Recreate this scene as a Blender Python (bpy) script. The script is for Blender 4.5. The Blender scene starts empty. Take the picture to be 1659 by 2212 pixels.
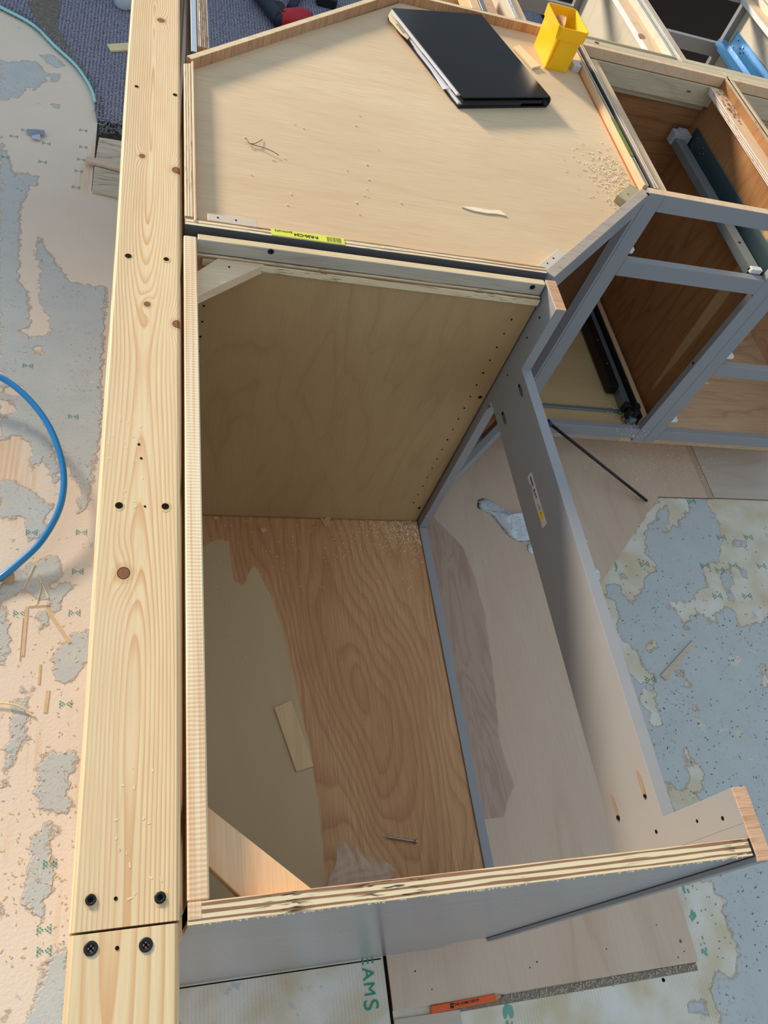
import bpy, bmesh, math, random
import numpy as np
from mathutils import Matrix, Vector
random.seed(7); RNG = np.random.default_rng(7)
scn = bpy.context.scene
COL = scn.collection
# ---------------------------------------------------------------- camera
CAM = np.array([-0.0476241, -0.0791515, 1.6312236]); FPX = 1686.53
ROT = np.array([[0.9536670890508521, -0.030568339971904543, -0.29930696592735073],
                [-0.13938567532496987, 0.8367337370768536, -0.5295736839681565],
                [0.2666284245452392, 0.5467560972030993, 0.7937046386381768]])
cd = bpy.data.cameras.new('camera'); cam = bpy.data.objects.new('camera', cd); COL.objects.link(cam)
cam.matrix_world = Matrix([list(ROT[i]) + [CAM[i]] for i in range(3)] + [[0, 0, 0, 1]])
cd.sensor_fit = 'VERTICAL'; cd.sensor_height = 36.0; cd.lens = FPX / 2212 * 36; cd.clip_start = .02
scn.camera = cam
# ---------------------------------------------------------------- daylight
W = bpy.data.worlds.new('room_daylight'); scn.world = W; W.use_nodes = True
bg = W.node_tree.nodes['Background']; bg.inputs[0].default_value = (0.70, 0.85, 1.0, 1); bg.inputs[1].default_value = 0.72
sd = bpy.data.lights.new('low_sun', 'SUN'); sun = bpy.data.objects.new('low_sun', sd); COL.objects.link(sun)
sd.energy = 6.0; sd.color = (1.0, .87, .69); sd.angle = math.radians(9)
sun.rotation_euler = Vector((.55, -.835, -.29)).to_track_quat('-Z', 'Y').to_euler()
sun.location = (-3, 5, 3)
scn.view_settings.view_transform = 'Standard'; scn.view_settings.look = 'None'
scn.view_settings.exposure = 0.0; scn.view_settings.gamma = 1.0
scn.view_settings.use_curve_mapping = False

def at(u, v, z=0.0):            # point of the horizontal plane z seen at photo pixel (u, v)
    d = ROT @ np.array([(u - 829.5) / FPX, -(v - 1106) / FPX, -1.0])
    t = (z - CAM[2]) / d[2]
    return tuple(float(a) for a in (CAM + t * d))
def L(r, g=None, b=None):       # sRGB 0-255 -> linear
    c = (r, g, b)
    return tuple(((x / 255) / 12.92 if x / 255 <= .04045 else ((x / 255 + .055) / 1.055) ** 2.4) for x in c) + (1,)

# ---------------------------------------------------------------- materials
class M:
    def __init__(s, name, rough=.6, spec=.4, metal=0):
        s.m = bpy.data.materials.new(name); s.m.use_nodes = True
        s.t = s.m.node_tree; s.b = s.t.nodes['Principled BSDF']
        s.b.inputs['Roughness'].default_value = rough; s.b.inputs['Specular IOR Level'].default_value = spec
        s.b.inputs['Metallic'].default_value = metal; s._p = None
    def put(s, sock, v):
        if isinstance(v, bpy.types.NodeSocket): s.t.links.new(v, sock)
        elif isinstance(v, (tuple, list)) and len(v) != len(sock.default_value): sock.default_value = tuple(v)[:len(sock.default_value)]
        else: sock.default_value = v
    def n(s, ty): return s.t.nodes.new('ShaderNode' + ty)
    def pos(s):
        if s._p is None: s._p = s.n('NewGeometry').outputs['Position']
        return s._p
    def xyz(s):
        q = s.n('SeparateXYZ'); s.put(q.inputs[0], s.pos()); return q.outputs
    def ma(s, op, a, b=0.0, clamp=False):
        q = s.n('Math'); q.operation = op; q.use_clamp = clamp; s.put(q.inputs[0], a); s.put(q.inputs[1], b); return q.outputs[0]
    def sc(s, v):
        q = s.n('VectorMath'); q.operation = 'MULTIPLY'; s.put(q.inputs[0], s.pos()); q.inputs[1].default_value = v; return q.outputs[0]
    def noise(s, vec, scale=1, detail=2, dist=0, rough=.5):
        q = s.n('TexNoise'); s.put(q.inputs['Vector'], vec); q.inputs['Scale'].default_value = scale
        q.inputs['Detail'].default_value = detail; q.inputs['Distortion'].default_value = dist; q.inputs['Roughness'].default_value = rough
        return q.outputs['Fac']
    def ramp(s, f, stops, const=False):
        q = s.n('ValToRGB'); s.put(q.inputs[0], f); e = q.color_ramp.elements
        if const: q.color_ramp.interpolation = 'CONSTANT'
        while len(e) < len(stops): e.new(.5)
        for i, (p, c) in enumerate(stops):
            e[i].position = p; e[i].color = (c, c, c, 1) if isinstance(c, (int, float)) else c
        return q.outputs[0]
    def mix(s, f, a, b, mode='MIX'):
        q = s.n('Mix'); q.data_type = 'RGBA'; q.blend_type = mode
        s.put(q.inputs[0], f); s.put(q.inputs[6], a); s.put(q.inputs[7], b); return q.outputs[2]
    def col(s, c): s.put(s.b.inputs['Base Color'], c); return s
    def bump(s, h, strength=.3, dist=.001):
        q = s.n('Bump'); q.inputs['Strength'].default_value = strength; q.inputs['Distance'].default_value = dist
        s.put(q.inputs['Height'], h); s.t.links.new(q.outputs[0], s.b.inputs['Normal']); return s

def plain(name, c, rough=.5, spec=.4, metal=0, grain=.06, size=60):
    m = M(name, rough, spec, metal)
    f = m.noise(m.pos(), size, 3)
    d = tuple(x * (1 - grain * 2) for x in c[:3]) + (1,); l = tuple(min(1, x * (1 + grain)) for x in c[:3]) + (1,)
    m.col(m.mix(f, d, l)).bump(f, .08, .0006)
    return m.m
AX = {'x': 0, 'y': 1, 'z': 2}
def veneer(name, c1, c2, cl, axis='y', contour=9, along=1.0, across=5.0, line=.5, fine=.25, rough=.5, seed=0.0, spec=.3):
    """rotary cut veneer: contour lines of a stretched noise, with fine pores along the grain"""
    m = M(name, rough, spec)
    s = [across] * 3; s[AX[axis]] = along
    v = m.sc(tuple(s)); q = m.n('VectorMath'); q.operation = 'ADD'; m.put(q.inputs[0], v); q.inputs[1].default_value = (seed, seed * .7, seed * 1.3)
    n = m.noise(q.outputs[0], 1.0, 3, .35, .45)
    w = m.ma('FRACT', m.ma('MULTIPLY', n, contour))
    ln = m.ramp(w, [(0, 1), (.12, .25), (.55, 0), (.9, .5), (1, 1)])
    amt = m.ma('MULTIPLY', ln, m.ma('MULTIPLY', m.noise(q.outputs[0], 2.2, 1), line * 1.6))
    s2 = [420] * 3; s2[AX[axis]] = 14
    fn = m.noise(m.sc(tuple(s2)), 1, 2)
    s3 = [3.] * 3; s3[AX[axis]] = 1.2
    base = m.mix(m.ramp(m.noise(m.sc(tuple(s3)), 1, 2), [(.3, 0), (.7, 1)]), c1, c2)
    c = m.mix(amt, base, cl)
    c = m.mix(m.ma('MULTIPLY', m.ramp(fn, [(.35, 1), (.6, 0)]), fine), c, cl)
    m.col(c).bump(fn, .06, .0004)
    m.base_out = c
    return m
def plyedge(name, axis, thick, start, layers=3.5, c1=L(232, 214, 175), c2=L(150, 112, 85), run='x', dark=.5):
    m = M(name, .75, .2)
    X = m.xyz()
    t = m.ma('DIVIDE', m.ma('SUBTRACT', X[AX[axis]], start), thick / layers)
    s = [260.] * 3; s[AX[run]] = 9
    t = m.ma('ADD', t, m.ma('MULTIPLY', m.ma('SUBTRACT', m.noise(m.sc(tuple(s)), 1, 3), .5), .75))
    f = m.ma('FRACT', t)
    c = m.mix(m.ramp(f, [(0, 0), (.52, 0), (.6, 1), (.95, 1), (1, 0)]), c1, c2)
    s = [400.] * 3; s[AX[run]] = 45
    vo = m.ramp(m.noise(m.sc(tuple(s)), 1, 2), [(.56, 0), (.62, 1)])
    vm = m.ramp(m.noise(m.pos(), 9, 1), [(.48, 0), (.58, 1)])
    c = m.mix(m.ma('MULTIPLY', m.ma('MULTIPLY', vo, vm), dark), c, L(45, 32, 25))
    m.col(c).bump(f, .25, .0006)
    return m.m
def pine(name, xc, knots=(), light=L(232, 206, 164), dark=L(198, 152, 100), orange=L(205, 140, 80), ring=.0036, seed=0, axis='y', slow=1.7, dscale=.11, zflat=True):
    m = M(name, .55, .3)
    X = m.xyz(); ac = X[0] if axis == 'y' else X[1]; al = X[1] if axis == 'y' else X[0]
    cb = m.n('CombineXYZ'); m.put(cb.inputs[0], al); cb.inputs[1].default_value = seed; cb.inputs[2].default_value = seed * 2.1
    d = m.ma('MULTIPLY', m.ma('SUBTRACT', m.noise(cb.outputs[0], slow, 1), .33), dscale)
    s = [14.] * 3; s[AX[axis]] = 3.
    wob = m.ma('MULTIPLY', m.ma('SUBTRACT', m.noise(m.sc(tuple(s)), 1, 2), .5), .006)
    u = m.ma('ADD', m.ma('SUBTRACT', ac, xc), wob)
    r = m.ma('SQRT', m.ma('ADD', m.ma('MULTIPLY', u, u), m.ma('MULTIPLY', d, d)))
    kd = None; kr = None
    for kx, ky, k in knots:
        a = m.ma('DIVIDE', m.ma('SUBTRACT', X[0], kx), k); b = m.ma('DIVIDE', m.ma('SUBTRACT', X[1], ky), k)
        e2 = m.ma('ADD', m.ma('MULTIPLY', a, a), m.ma('MULTIPLY', m.ma('MULTIPLY', b, b), .8))
        bb = m.ma('ADD', m.ma('MULTIPLY', a, a), m.ma('MULTIPLY', m.ma('MULTIPLY', b, b), .16))
        g = m.ma('MULTIPLY', m.ma('EXPONENT', m.ma('MULTIPLY', bb, -.35)), k * 1.3)
        r = m.ma('ADD', r, g)
        kd = e2 if kd is None else m.ma('MINIMUM', kd, e2)
    f = m.ma('FRACT', m.ma('DIVIDE', r, ring))
    li = m.ramp(f, [(0, .35), (.08, .0), (.5, .05), (.86, .8), (.96, 1), (1, .35)])
    s = [10.] * 3; s[AX[axis]] = 2
    st = m.ramp(m.noise(m.sc(tuple(s)), 1, 2), [(.3, .4), (.65, 1)])
    core = m.ramp(m.ma('DIVIDE', m.ma('ABSOLUTE', u), .05), [(0, 1), (.35, .6), (.7, 0)])
    dk = m.mix(m.ma('MULTIPLY', core, .9), dark, orange)
    c = m.mix(m.ma('MULTIPLY', li, st), light, dk)
    s = [300.] * 3; s[AX[axis]] = 12
    fn = m.noise(m.sc(tuple(s)), 1, 2)
    c = m.mix(m.ma('MULTIPLY', m.ramp(fn, [(.35, 1), (.6, 0)]), .18), c, dark)
    if kd is not None:
        kf = m.ramp(kd, [(0, 1), (.5, .8), (.85, .95), (1, .9)]) ; ki = m.ramp(kd, [(.9, 1), (1, 0)])
        kcol = m.mix(m.noise(m.pos(), 300, 2), L(160, 105, 65), L(105, 62, 38))
        rim = m.ramp(kd, [(.55, 0), (.8, 1), (1, 1)])
        c = m.mix(ki, c, m.mix(rim, kcol, L(70, 42, 28)))
        halo = m.ramp(m.ma('DIVIDE', kd, 5.), [(.15, .45), (.8, 0)])
        c = m.mix(m.ma('MULTIPLY', halo, m.ma('SUBTRACT', 1., ki)), c, L(190, 135, 85))
    m.col(c).bump(m.ma('ADD', m.ma('MULTIPLY', f, .6), fn), .25, .0008)
    return m.m

PAINT = plain('grey_paint', L(150, 150, 152), .38, .4, 0, .03, 25)
m = M('gloss_grey_paint', .22, .6); f = m.noise(m.sc((4, 30, 30)), 1, 2); m.col(m.mix(f, L(136, 140, 147), L(150, 153, 159))).bump(m.noise(m.pos(), 90, 2), .02, .0005); GLOSS = m.m  # same paint as the frame, with reflected blue light mixed into its colour
DARKP = plain('dark_grey_paint_and_gap_shade', L(88, 88, 92), .45, .3, 0, .04, 30)  # real panel paint; on cabinet sides facing gaps it stands in for shade
BIRCH = veneer('birch_face', L(226, 205, 170), L(236, 218, 186), L(190, 155, 115), 'y', 6, 1.2, 5, .25, .12).m
BIRCHX = veneer('birch_face_crosswise', L(230, 204, 168), L(238, 218, 186), L(198, 158, 118), 'x', 7, 1.0, 9, .3, .3, seed=4).m
BIRCHZ = veneer('birch_face_upright', L(190, 160, 118), L(205, 176, 135), L(150, 112, 75), 'z', 7, 1.6, 5, .5, .12, seed=2).m
BIRCHZ2 = veneer('birch_face_upright_pale', L(210, 205, 190), L(222, 212, 190), L(170, 145, 115), 'z', 6, 1.6, 5, .3, .12, seed=9).m
RED = veneer('cherry_toned_veneer', L(165, 116, 70), L(182, 132, 86), L(108, 68, 40), 'z', 8, 1.3, 7, .5, .4, seed=5).m
REDX = veneer('cherry_toned_veneer_crosswise', L(160, 110, 68), L(182, 128, 84), L(105, 62, 36), 'x', 9, 1.3, 8, .5, .4, seed=6).m
MAPX = veneer('maple_face_crosswise', L(208, 172, 136), L(222, 190, 156), L(160, 115, 80), 'x', 8, 1.4, 6, .5, .3, seed=12).m
RIMV = veneer('rim_veneer_cross_grain', L(196, 150, 110), L(210, 170, 130), L(140, 95, 62), 'z', 6, 3, 30, .5, .5, seed=3).m
RAW = veneer('raw_hardwood_end', L(205, 160, 125), L(220, 180, 145), L(160, 105, 75), 'x', 10, 6, 60, .5, .5, seed=8).m
CLEAT = veneer('maple_cleat', L(226, 190, 150), L(238, 208, 170), L(196, 150, 110), 'y', 9, 1.5, 12, .35, .3, seed=15).m
RIMTOP = veneer('pale_ply_rim_top', L(226, 202, 160), L(236, 214, 176), L(196, 162, 120), 'x', 5, 4, 20, .3, .4, seed=33).m
MOUSE = veneer('warm_board', L(226, 182, 138), L(238, 200, 156), L(190, 130, 90), 'y', 8, 3, 10, .3, .2, seed=18).m
GALV = plain('galvanised_steel', L(132, 142, 146), .35, .6, .45, .08, 40)
BLUEG = plain('zinc_steel_blue_film', L(70, 132, 185), .35, .6, .35, .05, 40)
CAPP = plain('milky_plastic', L(178, 182, 182), .4, .5, 0, .03, 60)
DTEAL = plain('dark_galvanised_web', L(72, 92, 98), .35, .6, .4, .08, 40)
WHITEP = plain('white_plastic', L(225, 228, 230), .4, .5, 0, .02, 20)
BLACKM = plain('black_metal', L(22, 22, 24), .4, .5, .2, .1, 60)
BLACKP = plain('black_plastic', L(28, 28, 30), .5, .4, 0, .1, 60)
HOLE = plain('dark_hole', L(28, 20, 15), .9, .1, 0, .1, 60)
SCREWM = plain('black_phosphate_screw', L(40, 42, 46), .4, .5, .5, .1, 200)
STEEL = plain('bright_steel', L(175, 175, 178), .3, .6, .9, .05, 100)
m = M('reaction_wood', .6); X = m.xyz()

# ---------------------------------------------------------------- geometry helpers
def tag(o, label=None, cat=None, group=None, kind=None):
    for k, v in (('label', label), ('category', cat), ('group', group), ('kind', kind)):
        if v: o[k] = v
    return o
def thing(name, loc, label=None, cat=None, group=None, kind=None):
    o = bpy.data.objects.new(name, None); COL.objects.link(o); o.location = loc; o.empty_display_size = .05
    return tag(o, label, cat, group, kind)
def wloc(o):
    v = Vector((0, 0, 0))
    while o is not None: v += Vector(o.location); o = o.parent
    return v
def link(name, me, parent=None, origin=None):
    """mesh given in world coordinates; origin moves to the parent's (or the given) place"""
    o = bpy.data.objects.new(name, me); COL.objects.link(o)
    if parent is not None:
        off = wloc(parent); me.transform(Matrix.Translation(-off)); o.parent = parent
    else:
        if origin is None:
            b = [v.co for v in me.vertices]
            origin = ((min(v.x for v in b) + max(v.x for v in b)) / 2, (min(v.y for v in b) + max(v.y for v in b)) / 2, min(v.z for v in b))
        me.transform(Matrix.Translation(-Vector(origin))); o.location = origin
    return o
def finish(name, bm, mats, parent=None, smooth=False, origin=None):
    me = bpy.data.meshes.new(name); bmesh.ops.recalc_face_normals(bm, faces=bm.faces); bm.to_mesh(me); bm.free()
    for m_ in (mats if isinstance(mats, (list, tuple)) else [mats]): me.materials.append(m_)
    if smooth:
        for p in me.polygons: p.use_smooth = True
    return link(name, me, parent, origin)
DIRS = {'+x': (1, 0, 0), '-x': (-1, 0, 0), '+y': (0, 1, 0), '-y': (0, -1, 0), '+z': (0, 0, 1), '-z': (0, 0, -1)}
def add_prism(bm, pts, z0, z1, bev=0.0):
    n = len(pts)
    lo = [bm.verts.new((p[0], p[1], z0)) for p in pts]; hi = [bm.verts.new((p[0], p[1], z1)) for p in pts]
    fs = [bm.faces.new(hi), bm.faces.new(lo[::-1])]
    for i in range(n): fs.append(bm.faces.new((lo[i], lo[(i + 1) % n], hi[(i + 1) % n], hi[i])))
    return fs
def prism(name, pts, z0, z1, mat, parent=None, faces=None, bev=.0008, origin=None):
    """faces: {direction: material} for faces that look that way"""
    bm = bmesh.new(); add_prism(bm, pts, z0, z1)
    bmesh.ops.recalc_face_normals(bm, faces=bm.faces)
    mats = [mat]
    if faces:
        for k, fm in faces.items():
            mats.append(fm); d = Vector(DIRS[k] if isinstance(k, str) else k)
            for f in bm.faces:
                f.normal_update()
                if f.normal.dot(d) > .8: f.material_index = len(mats) - 1
    if bev: bmesh.ops.bevel(bm, geom=list(bm.edges), offset=bev, segments=1, affect='EDGES', profile=.5)
    return finish(name, bm, mats, parent, origin=origin)
def board(name, x0, x1, y0, y1, z0, z1, mat, parent=None, faces=None, bev=.0008, origin=None):
    return prism(name, [(x0, y0), (x1, y0), (x1, y1), (x0, y1)], z0, z1, mat, parent, faces, bev, origin)
def vprism(name, pts, axis, a0, a1, mat, parent=None, faces=None, bev=.0008):
    """outline pts=(p, z) in a vertical plane, extruded along axis x or y"""
    bm = bmesh.new(); add_prism(bm, pts, a0, a1)
    for v in bm.verts:
        p, z, a = v.co
        v.co = (p, a, z) if axis == 'y' else (a, p, z)
    bmesh.ops.recalc_face_normals(bm, faces=bm.faces); mats = [mat]
    if faces:
        for k, fm in faces.items():
            mats.append(fm); d = Vector(DIRS[k])
            for f in bm.faces:
                f.normal_update()
                if f.normal.dot(d) > .8: f.material_index = len(mats) - 1
    if bev: bmesh.ops.bevel(bm, geom=list(bm.edges), offset=bev, segments=1, affect='EDGES', profile=.5)
    return finish(name, bm, mats, parent)
def seg(p, q, w, shift=0.0):
    """rectangle of width w along p->q, shifted sideways"""
    p = np.array(p[:2], float); q = np.array(q[:2], float); d = (q - p) / np.linalg.norm(q - p); n = np.array((-d[1], d[0]))
    a = n * (shift - w / 2); b = n * (shift + w / 2)
    return [tuple(p + a), tuple(q + a), tuple(q + b), tuple(p + b)]
def add_tube(bm, pts, r, n=8, caps=True):
    P = [Vector(p) for p in pts]; rings = []
    up = Vector((0, 0, 1))
    for i, p in enumerate(P):
        d = (P[min(i + 1, len(P) - 1)] - P[max(i - 1, 0)]).normalized()
        a = d.cross(up)
        if a.length < 1e-3: a = d.cross(Vector((1, 0, 0)))
        a.normalize(); b = d.cross(a).normalized()
        rr = r[i] if isinstance(r, (list, tuple)) else r
        rings.append([bm.verts.new(p + (a * math.cos(t) + b * math.sin(t)) * rr) for t in [2 * math.pi * k / n for k in range(n)]])
    for A, B in zip(rings, rings[1:]):
        for k in range(n): bm.faces.new((A[k], A[(k + 1) % n], B[(k + 1) % n], B[k]))
    if caps:
        bm.faces.new(rings[0][::-1]); bm.faces.new(rings[-1])
def tube(name, pts, r, mat, parent=None, n=8, smooth=True, origin=None):
    bm = bmesh.new(); add_tube(bm, pts, r, n); return finish(name, bm, mat, parent, smooth, origin)
def smooth_path(pts, k=6):
    P = [np.array(p, float) for p in pts]; P = [2 * P[0] - P[1]] + P + [2 * P[-1] - P[-2]]; out = []
    for i in range(1, len(P) - 2):
        for j in range(k):
            t = j / k; a, b, c, d = P[i - 1], P[i], P[i + 1], P[i + 2]
            out.append(tuple(.5 * ((2 * b) + (-a + c) * t + (2 * a - 5 * b + 4 * c - d) * t * t + (-a + 3 * b - 3 * c + d) * t ** 3)))
    out.append(tuple(P[-2])); return out
def disc_at(bm, c, nrm, r, h=.0006, n=10, stretch=1.0, sdir=None):
    nrm = Vector(nrm).normalized(); a = Vector(sdir).normalized() if sdir else nrm.orthogonal().normalized(); b = nrm.cross(a)
    c = Vector(c); lo = []; hi = []
    for k in range(n):
        t = 2 * math.pi * k / n; v = a * math.cos(t) * r * stretch + b * math.sin(t) * r
        lo.append(bm.verts.new(c + v - nrm * .001)); hi.append(bm.verts.new(c + v + nrm * h))
    bm.faces.new(hi); bm.faces.new(lo[::-1])
    for k in range(n): bm.faces.new((lo[k], lo[(k + 1) % n], hi[(k + 1) % n], hi[k]))
def discs(name, spots, nrm, r, mat, parent, h=.0004, stretch=1.0, sdir=None, kind=None, n=10):
    if kind is None and len(spots) > 1:
        for c in spots: o = discs(name, [c], nrm, r, mat, parent, h, stretch, sdir, None, n)
        return o
    bm = bmesh.new()
    for c in spots: disc_at(bm, c, nrm, r * random.uniform(.85, 1.15), h, n, stretch, sdir)
    o = finish(name, bm, mat, parent)
    if kind: o['kind'] = kind
    return o
def screw_head(name, c, nrm, r, mat, parent):
    """countersunk head: ring, dished face and a cross recess"""
    bm = bmesh.new(); nrm = Vector(nrm).normalized(); a = nrm.orthogonal().normalized(); b = nrm.cross(a); c = Vector(c)
    prof = [(1.0, -.0008), (1.0, .0006), (.82, .0009), (.45, .0002), (.30, -.0012)]
    rings = [[bm.verts.new(c + (a * math.cos(t) + b * math.sin(t)) * r * p + nrm * h) for t in [2 * math.pi * k / 16 for k in range(16)]] for p, h in prof]
    for A, B in zip(rings, rings[1:]):
        for k in range(16): bm.faces.new((A[k], A[(k + 1) % 16], B[(k + 1) % 16], B[k]))
    bm.faces.new(rings[-1])
    o = finish(name, bm, mat, parent, True)
    bm = bmesh.new()
    for s, t in ((a, b), (b, a)):
        vs = [c + s * i * r * .55 + t * j * r * .12 + nrm * .0007 for i, j in ((-1, -1), (1, -1), (1, 1), (-1, 1))]
        ws = [v - nrm * .002 for v in vs]
        V = [bm.verts.new(v) for v in vs]; U = [bm.verts.new(v) for v in ws]
        bm.faces.new(V)
        for k in range(4): bm.faces.new((U[k], U[(k + 1) % 4], V[(k + 1) % 4], V[k]))
    off = wloc(o); me = bpy.data.meshes.new('recess'); bm.to_mesh(me); bm.free(); me.materials.append(HOLE); link('recess', me, o)
    return o
def flakes(name, spots, size, mat, parent=None, zlift=.0006, thick=.0006, kind='stuff', curl=True):
    """many small wood chips joined in one mesh"""
    vs = []; fs = []
    for (x, y, z) in spots:
        a = random.uniform(0, math.pi); l = size * random.uniform(.5, 1.7); w = size * random.uniform(.25, .6); t = random.uniform(-.3, .6) * l
        c, s = math.cos(a), math.sin(a); k = len(vs)
        for sx, sy, top in ((-1, -1, 0), (1, -1, 0), (1, 1, 0), (-1, 1, 0), (-1, -1, 1), (1, -1, 1), (1, 1, 1), (-1, 1, 1)):
            px, py = sx * l / 2, sy * w / 2
            lift = max(0, sx) * max(0, t) * .5 if curl else 0
            vs.append((x + px * c - py * s, y + px * s + py * c, z + zlift + lift + top * thick))
        fs += [(k, k + 3, k + 2, k + 1), (k + 4, k + 5, k + 6, k + 7), (k, k + 1, k + 5, k + 4), (k + 1, k + 2, k + 6, k + 5), (k + 2, k + 3, k + 7, k + 6), (k + 3, k, k + 4, k + 7)]
    me = bpy.data.meshes.new(name); me.from_pydata(vs, [], fs); me.materials.append(mat)
    o = link(name, me, parent)
    if kind: o['kind'] = kind
    return o
def text(name, s, size, loc, axes, mat, parent, thick=.0003, bold=False, align='CENTER'):
    """flat lettering; axes=(reading direction, up direction)"""
    cu = bpy.data.curves.new(name, 'FONT'); cu.body = s; cu.size = size; cu.extrude = thick; cu.align_x = align; cu.align_y = 'CENTER'
    if bold: cu.offset = size * .025
    tmp = bpy.data.objects.new(name, cu); COL.objects.link(tmp)
    dg = bpy.context.evaluated_depsgraph_get(); me = bpy.data.meshes.new_from_object(tmp.evaluated_get(dg)); bpy.data.objects.remove(tmp)
    ex = Vector(axes[0]).normalized(); ey = Vector(axes[1]).normalized(); ez = ex.cross(ey)
    mt = Matrix((ex, ey, ez)).transposed().to_4x4(); mt.translation = Vector(loc)
    me.transform(mt); me.name = name; me.materials.clear(); me.materials.append(mat)
    return link(name, me, parent)

# ---------------------------------------------------------------- floor: old underlayment with glue-paper patches
def T(ox, oy, s, pts): return [(ox + x / s, oy + y / s) for x, y in pts]
Z4 = lambda p: T(1250, 1050, 3.687, p); Z3 = lambda p: T(1240, 1850, 3.96, p); Z5 = lambda p: T(0, 0, 4.915, p)
Z6 = lambda p: T(0, 1200, 4.423, p); Z7 = lambda p: T(0, 1700, 4.319, p); ZL = lambda p: T(0, 740, 2, p)
grey_right_holes = [   # tan areas on the right-hand floor
    Z4([(650, 85), (885, 95), (880, 190), (820, 260), (790, 310), (740, 310), (715, 380), (680, 370), (700, 300), (715, 190), (700, 150), (650, 160), (620, 270), (550, 310), (530, 400), (530, 540), (610, 620), (600, 670), (530, 720), (520, 800), (400, 940), (350, 860), (330, 790), (280, 780), (230, 800), (210, 880), (100, 780)]),
    Z4([(150, 870), (215, 870), (290, 930), (330, 1040), (300, 1100), (340, 1210), (480, 1330), (500, 1430), (610, 1500), (600, 1580), (480, 1560), (400, 1480), (300, 1330), (200, 1050)]),
    Z4([(510, 1600), (600, 1640), (620, 1780), (665, 1860), (650, 1910), (580, 1900), (560, 1800), (480, 1720)]),
    Z4([(1000, 90), (1900, 90), (1900, 1000), (1508, 1050), (1440, 1090), (1270, 1120), (1250, 1000), (1180, 970), (1100, 1000), (1090, 1080), (1000, 1040), (960, 1010), (870, 1050), (865, 1130), (840, 1130), (780, 970), (710, 970), (720, 930), (800, 925), (900, 925), (960, 820), (1020, 790), (980, 640), (1110, 600), (1140, 480), (1130, 300), (1060, 200)]),
    Z4([(540, 1270), (600, 1225), (620, 1280), (570, 1325)]), Z4([(770, 1480), (820, 1480), (900, 1600), (850, 1600), (830, 1540)]),
    Z4([(1440, 1410), (1470, 1410), (1490, 1500), (1508, 1520), (1508, 1620), (1460, 1580)]), Z4([(810, 2070), (860, 2080), (910, 2212), (850, 2212)]), Z4([(900, 1730), (925, 1730), (940, 1790), (915, 1790)]),
    Z3([(700, 250), (1180, 190), (1210, 300), (1280, 370), (1270, 460), (1360, 680), (1410, 850), (1370, 1080), (1250, 960), (1190, 1050), (1170, 1180), (1240, 1380), (1235, 1600), (0, 1600), (0, 900), (900, 900)]),
    [(1437, 1690), (1450, 1695), (1465, 1705), (1490, 1700), (1487, 1665), (1480, 1655), (1500, 1650), (1520, 1665), (1515, 1710), (1500, 1715), (1530, 1735), (1480, 1750), (1455, 1755)],
    [(380, 2060), (1100, 1990), (1300, 2100), (1300, 2400), (380, 2400)]]
grey_right_isles = [Z4([(1230, 420), (1330, 460), (1330, 495), (1230, 470)]), Z4([(1280, 650), (1330, 660), (1365, 760), (1310, 720)]), Z4([(1120, 680), (1210, 660), (1230, 780), (1190, 820), (1250, 920), (1200, 910), (1150, 790)]),
                    Z4([(330, 700), (370, 690), (380, 730), (330, 745)]), Z3([(1000, 1230), (1120, 1250), (1160, 1350), (980, 1330)])]
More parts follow.
